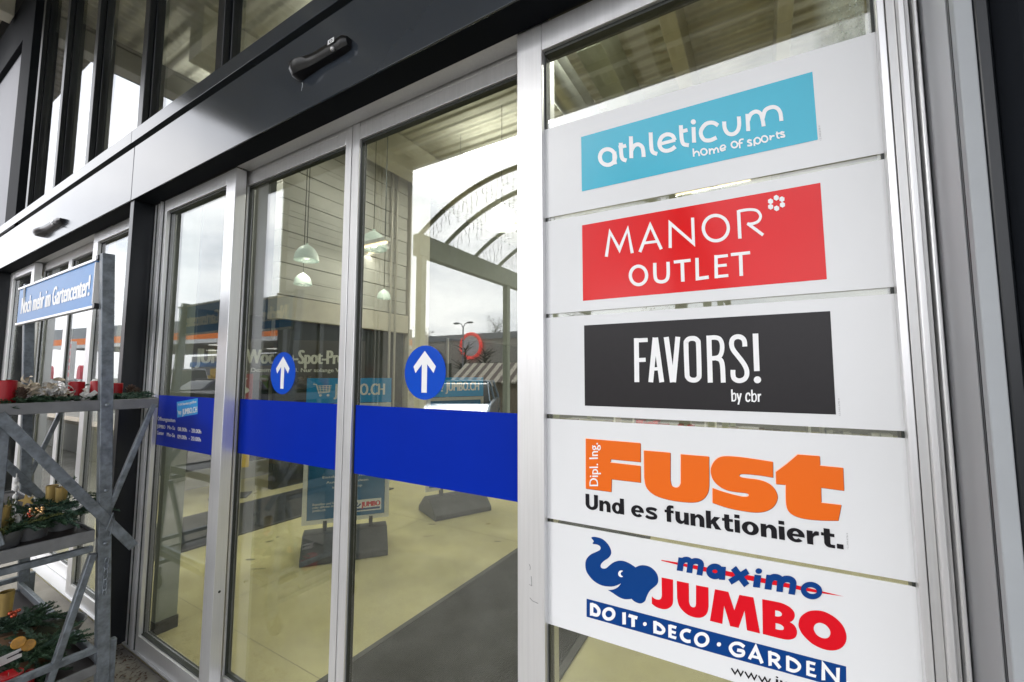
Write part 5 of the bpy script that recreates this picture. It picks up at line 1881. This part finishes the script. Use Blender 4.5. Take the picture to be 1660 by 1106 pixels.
# a long fir garland fills the middle shelf behind the bowls
t = thing('fir_garland', 'dark fir garland lying along the back of the middle trolley shelf', 'garland', on_shelf(70, -2.9, Z2))
mb = MB()
for k in range(34):
    p = on_shelf(rg_.uniform(-6, 128), rg_.uniform(-2.62, -2.95), Z2 + rg_.uniform(.05, .10))
    fir_branch(mb, p, (rg_.uniform(-.5, .9), rg_.uniform(-1, 1), rg_.uniform(.0, .5)), rg_.uniform(.09, .15))
mb.build('fir_branches', M['fir_a'], t)
mb = MB()
for k in range(12):
    p = on_shelf(rg_.uniform(0, 130), rg_.uniform(-2.6, -2.75), Z2 + rg_.uniform(.06, .11))
    fir_branch(mb, p, (rg_.uniform(0, .9), rg_.uniform(-1, 1), rg_.uniform(-.1, .3)), rg_.uniform(.07, .12))
mb.build('blue_fir_branches', M['fir_b'], t)

# bottom shelf
c = on_shelf(22, -3.0, Z3)
t = thing('advent_arrangement', 'fir bowl with red berries beside a tall gold cup, far back on the bottom shelf', 'decoration', c, GA)
bowl(t, c, .06, .08, 'terracotta')
for k in range(4):
    fir_mass(t, c + Vector((0, 0, .08)), 9, .12, .14, ('fir_a', 'fir_b')[k % 2], (.07, .12), .5)
p = on_shelf(8, -2.95, Z3 + .17)
MB().lathe([(.001, 0), (.021, 0), (.025, .10), (.023, .10), (.020, .01), (.001, .008)], p, 20).build('gold_cup', M['gold'], t, smooth=True)
for k in range(10):
    MB().ball(on_shelf(14 + rg_.uniform(0, 18), -2.93, Z3 + .155 + rg_.uniform(0, .03)), .008, 10).build('berry', M['berry'], t, smooth=True)
c = on_shelf(52, -2.72, Z3)
t = thing('advent_arrangement', 'brown bowl of fir with orange slices and white card, bottom shelf', 'decoration', c, GA)
bowl(t, c, .055, .06, 'terracotta')
for k in range(5):
    fir_mass(t, c + Vector((0, 0, .06)), 8, .13, .16, ('fir_a', 'fir_b')[k % 2], (.08, .14), .35)
for px, zz in ((30, .145), (46, .12)):
    p = on_shelf(px, -2.66, Z3 + zz)
    MB().lathe([(.001, -.002), (.020, -.002), (.022, 0), (.020, .002), (.001, .002)], p, 18, Matrix.Rotation(R(70), 3, (0.3, 1, 0))).build('orange_slice', M['orange_slice'], t)
lc = card(t, on_shelf(12, -2.58, Z3 + .115), .075, .034, R(88), R(-8))
k_ = on_shelf(22, -2.575, Z3 + .137)
mb = MB().bar(k_ + Vector((.004, -.018, 0)), k_ + Vector((.004, .012, .004)), .004, .001, (0, 0, 1)).ball(k_ + Vector((.004, .018, .005)), .007, 8, (.2, 1, .8))
mb.build('key_print', M['ink'], lc)
mb = MB()
fir_branch(mb, on_shelf(70, -2.66, Z3 + .10), (.1, .9, .35), .12, droop=.0)
fir_branch(mb, on_shelf(58, -2.66, Z3 + .09), (.1, 1, .15), .16, droop=.1)
mb.build('fir_tip', M['fir_b'], t)
c = on_shelf(10, -2.55, Z3)
t = thing('advent_arrangement', 'two red candles low at the near end of the bottom shelf', 'decoration', c, GA)
candle(t, c + Vector((0, 0, .01)), .04, .075)
candle(t, on_shelf(38, -2.555, Z3 + .006), .028, .055)
fir_mass(t, c + Vector((-.06, .08, .004)), 14, .08, .2, 'fir_a', (.05, .09), .2)
c = on_shelf(78, -2.95, Z3)
t = thing('planter_tray', 'grey tray of dark moss at the far back of the bottom shelf', 'tray', c)
mb = MB()
mb.lathe([(.001, 0), (.10, 0), (.12, .05), (.128, .052), (.128, .046), (.124, .044), (.105, .008), (.001, .008)], c, 28)
mb.build('tray', M['galv_dull'], t, smooth=True)
MB().ball(c + Vector((0, 0, .03)), .095, 18, (1, 1, .3)).build('moss', M['moss'], t, smooth=True)

# leaf litter and grit blown against the door sill
lm = MB()
rq = random.Random(5)
for k in range(420):
    x = rq.uniform(-3.35, -2.1)
    y = 1.02 - abs(rq.gauss(0, .10))
    c = Vector((x, y, .003 + rq.uniform(0, .006)))
    a = rq.uniform(0, 6.28)
    L, wd = rq.uniform(.004, .018), rq.uniform(.001, .006)
    u, v = Vector((math.cos(a), math.sin(a), rq.uniform(-.3, .3))), Vector((-math.sin(a), math.cos(a), rq.uniform(-.3, .3)))
    lm.add([c - u * L, c + v * wd, c + u * L, c - v * wd], [(0, 1, 2, 3)])
o = lm.build('leaf_litter', M['cone'])
tag(o, 'dark leaf litter and grit on the pavement along the door sill', 'litter', kind='stuff')

P = Print(lambda u, v, lf: at(820 + u / 6.9125, 820 + v / 6.9125, D0) + Vector((0, -lf, 0)), .0003)
for pts, wd in (([(262, 655), (275, 690), (270, 720)], 7), ([(285, 790), (290, 860), (288, 900)], 9), ([(262, 880), (280, 893)], 6), ([(270, 1030), (300, 1065), (345, 1085), (362, 1096)], 8), ([(300, 1068), (352, 1092)], 5)):
    P.curve(pts, wd)
P.fill(ell(288, 892, 9, 10, 12))
P.build('scuff_mark', M['grey_print'], B)
sp_ = at(355 + .0, 968, D0)
ysc = 1.075
MB().ball((-2.2165, ysc, sp_.z), .006, 10, (.3, 1, 1)).build('screw', M['rubber'], B, smooth=True)

# dark scuffs and stains on the inner floor
sm_ = MB()
rs_ = random.Random(9)
for k in range(9):
    x, y = rs_.uniform(-4.0, -1.9), rs_.uniform(1.5, 3.6)
    a, L, wd = rs_.uniform(.4, 1.4), rs_.uniform(.01, .07), rs_.uniform(.004, .02)
    n = 9
    sm_.add([(x + L * math.cos(2 * math.pi * i / n) * math.cos(a) - wd * math.sin(2 * math.pi * i / n) * math.sin(a), y + L * math.cos(2 * math.pi * i / n) * math.sin(a) + wd * math.sin(2 * math.pi * i / n) * math.cos(a), .002 + k * .00003) for i in range(n)], [tuple(range(n))])
structure(sm_.build('floor_stain', mat('floor scuff', (0.26, 0.235, 0.13), 0.5, noise=0.3, nscale=30)))
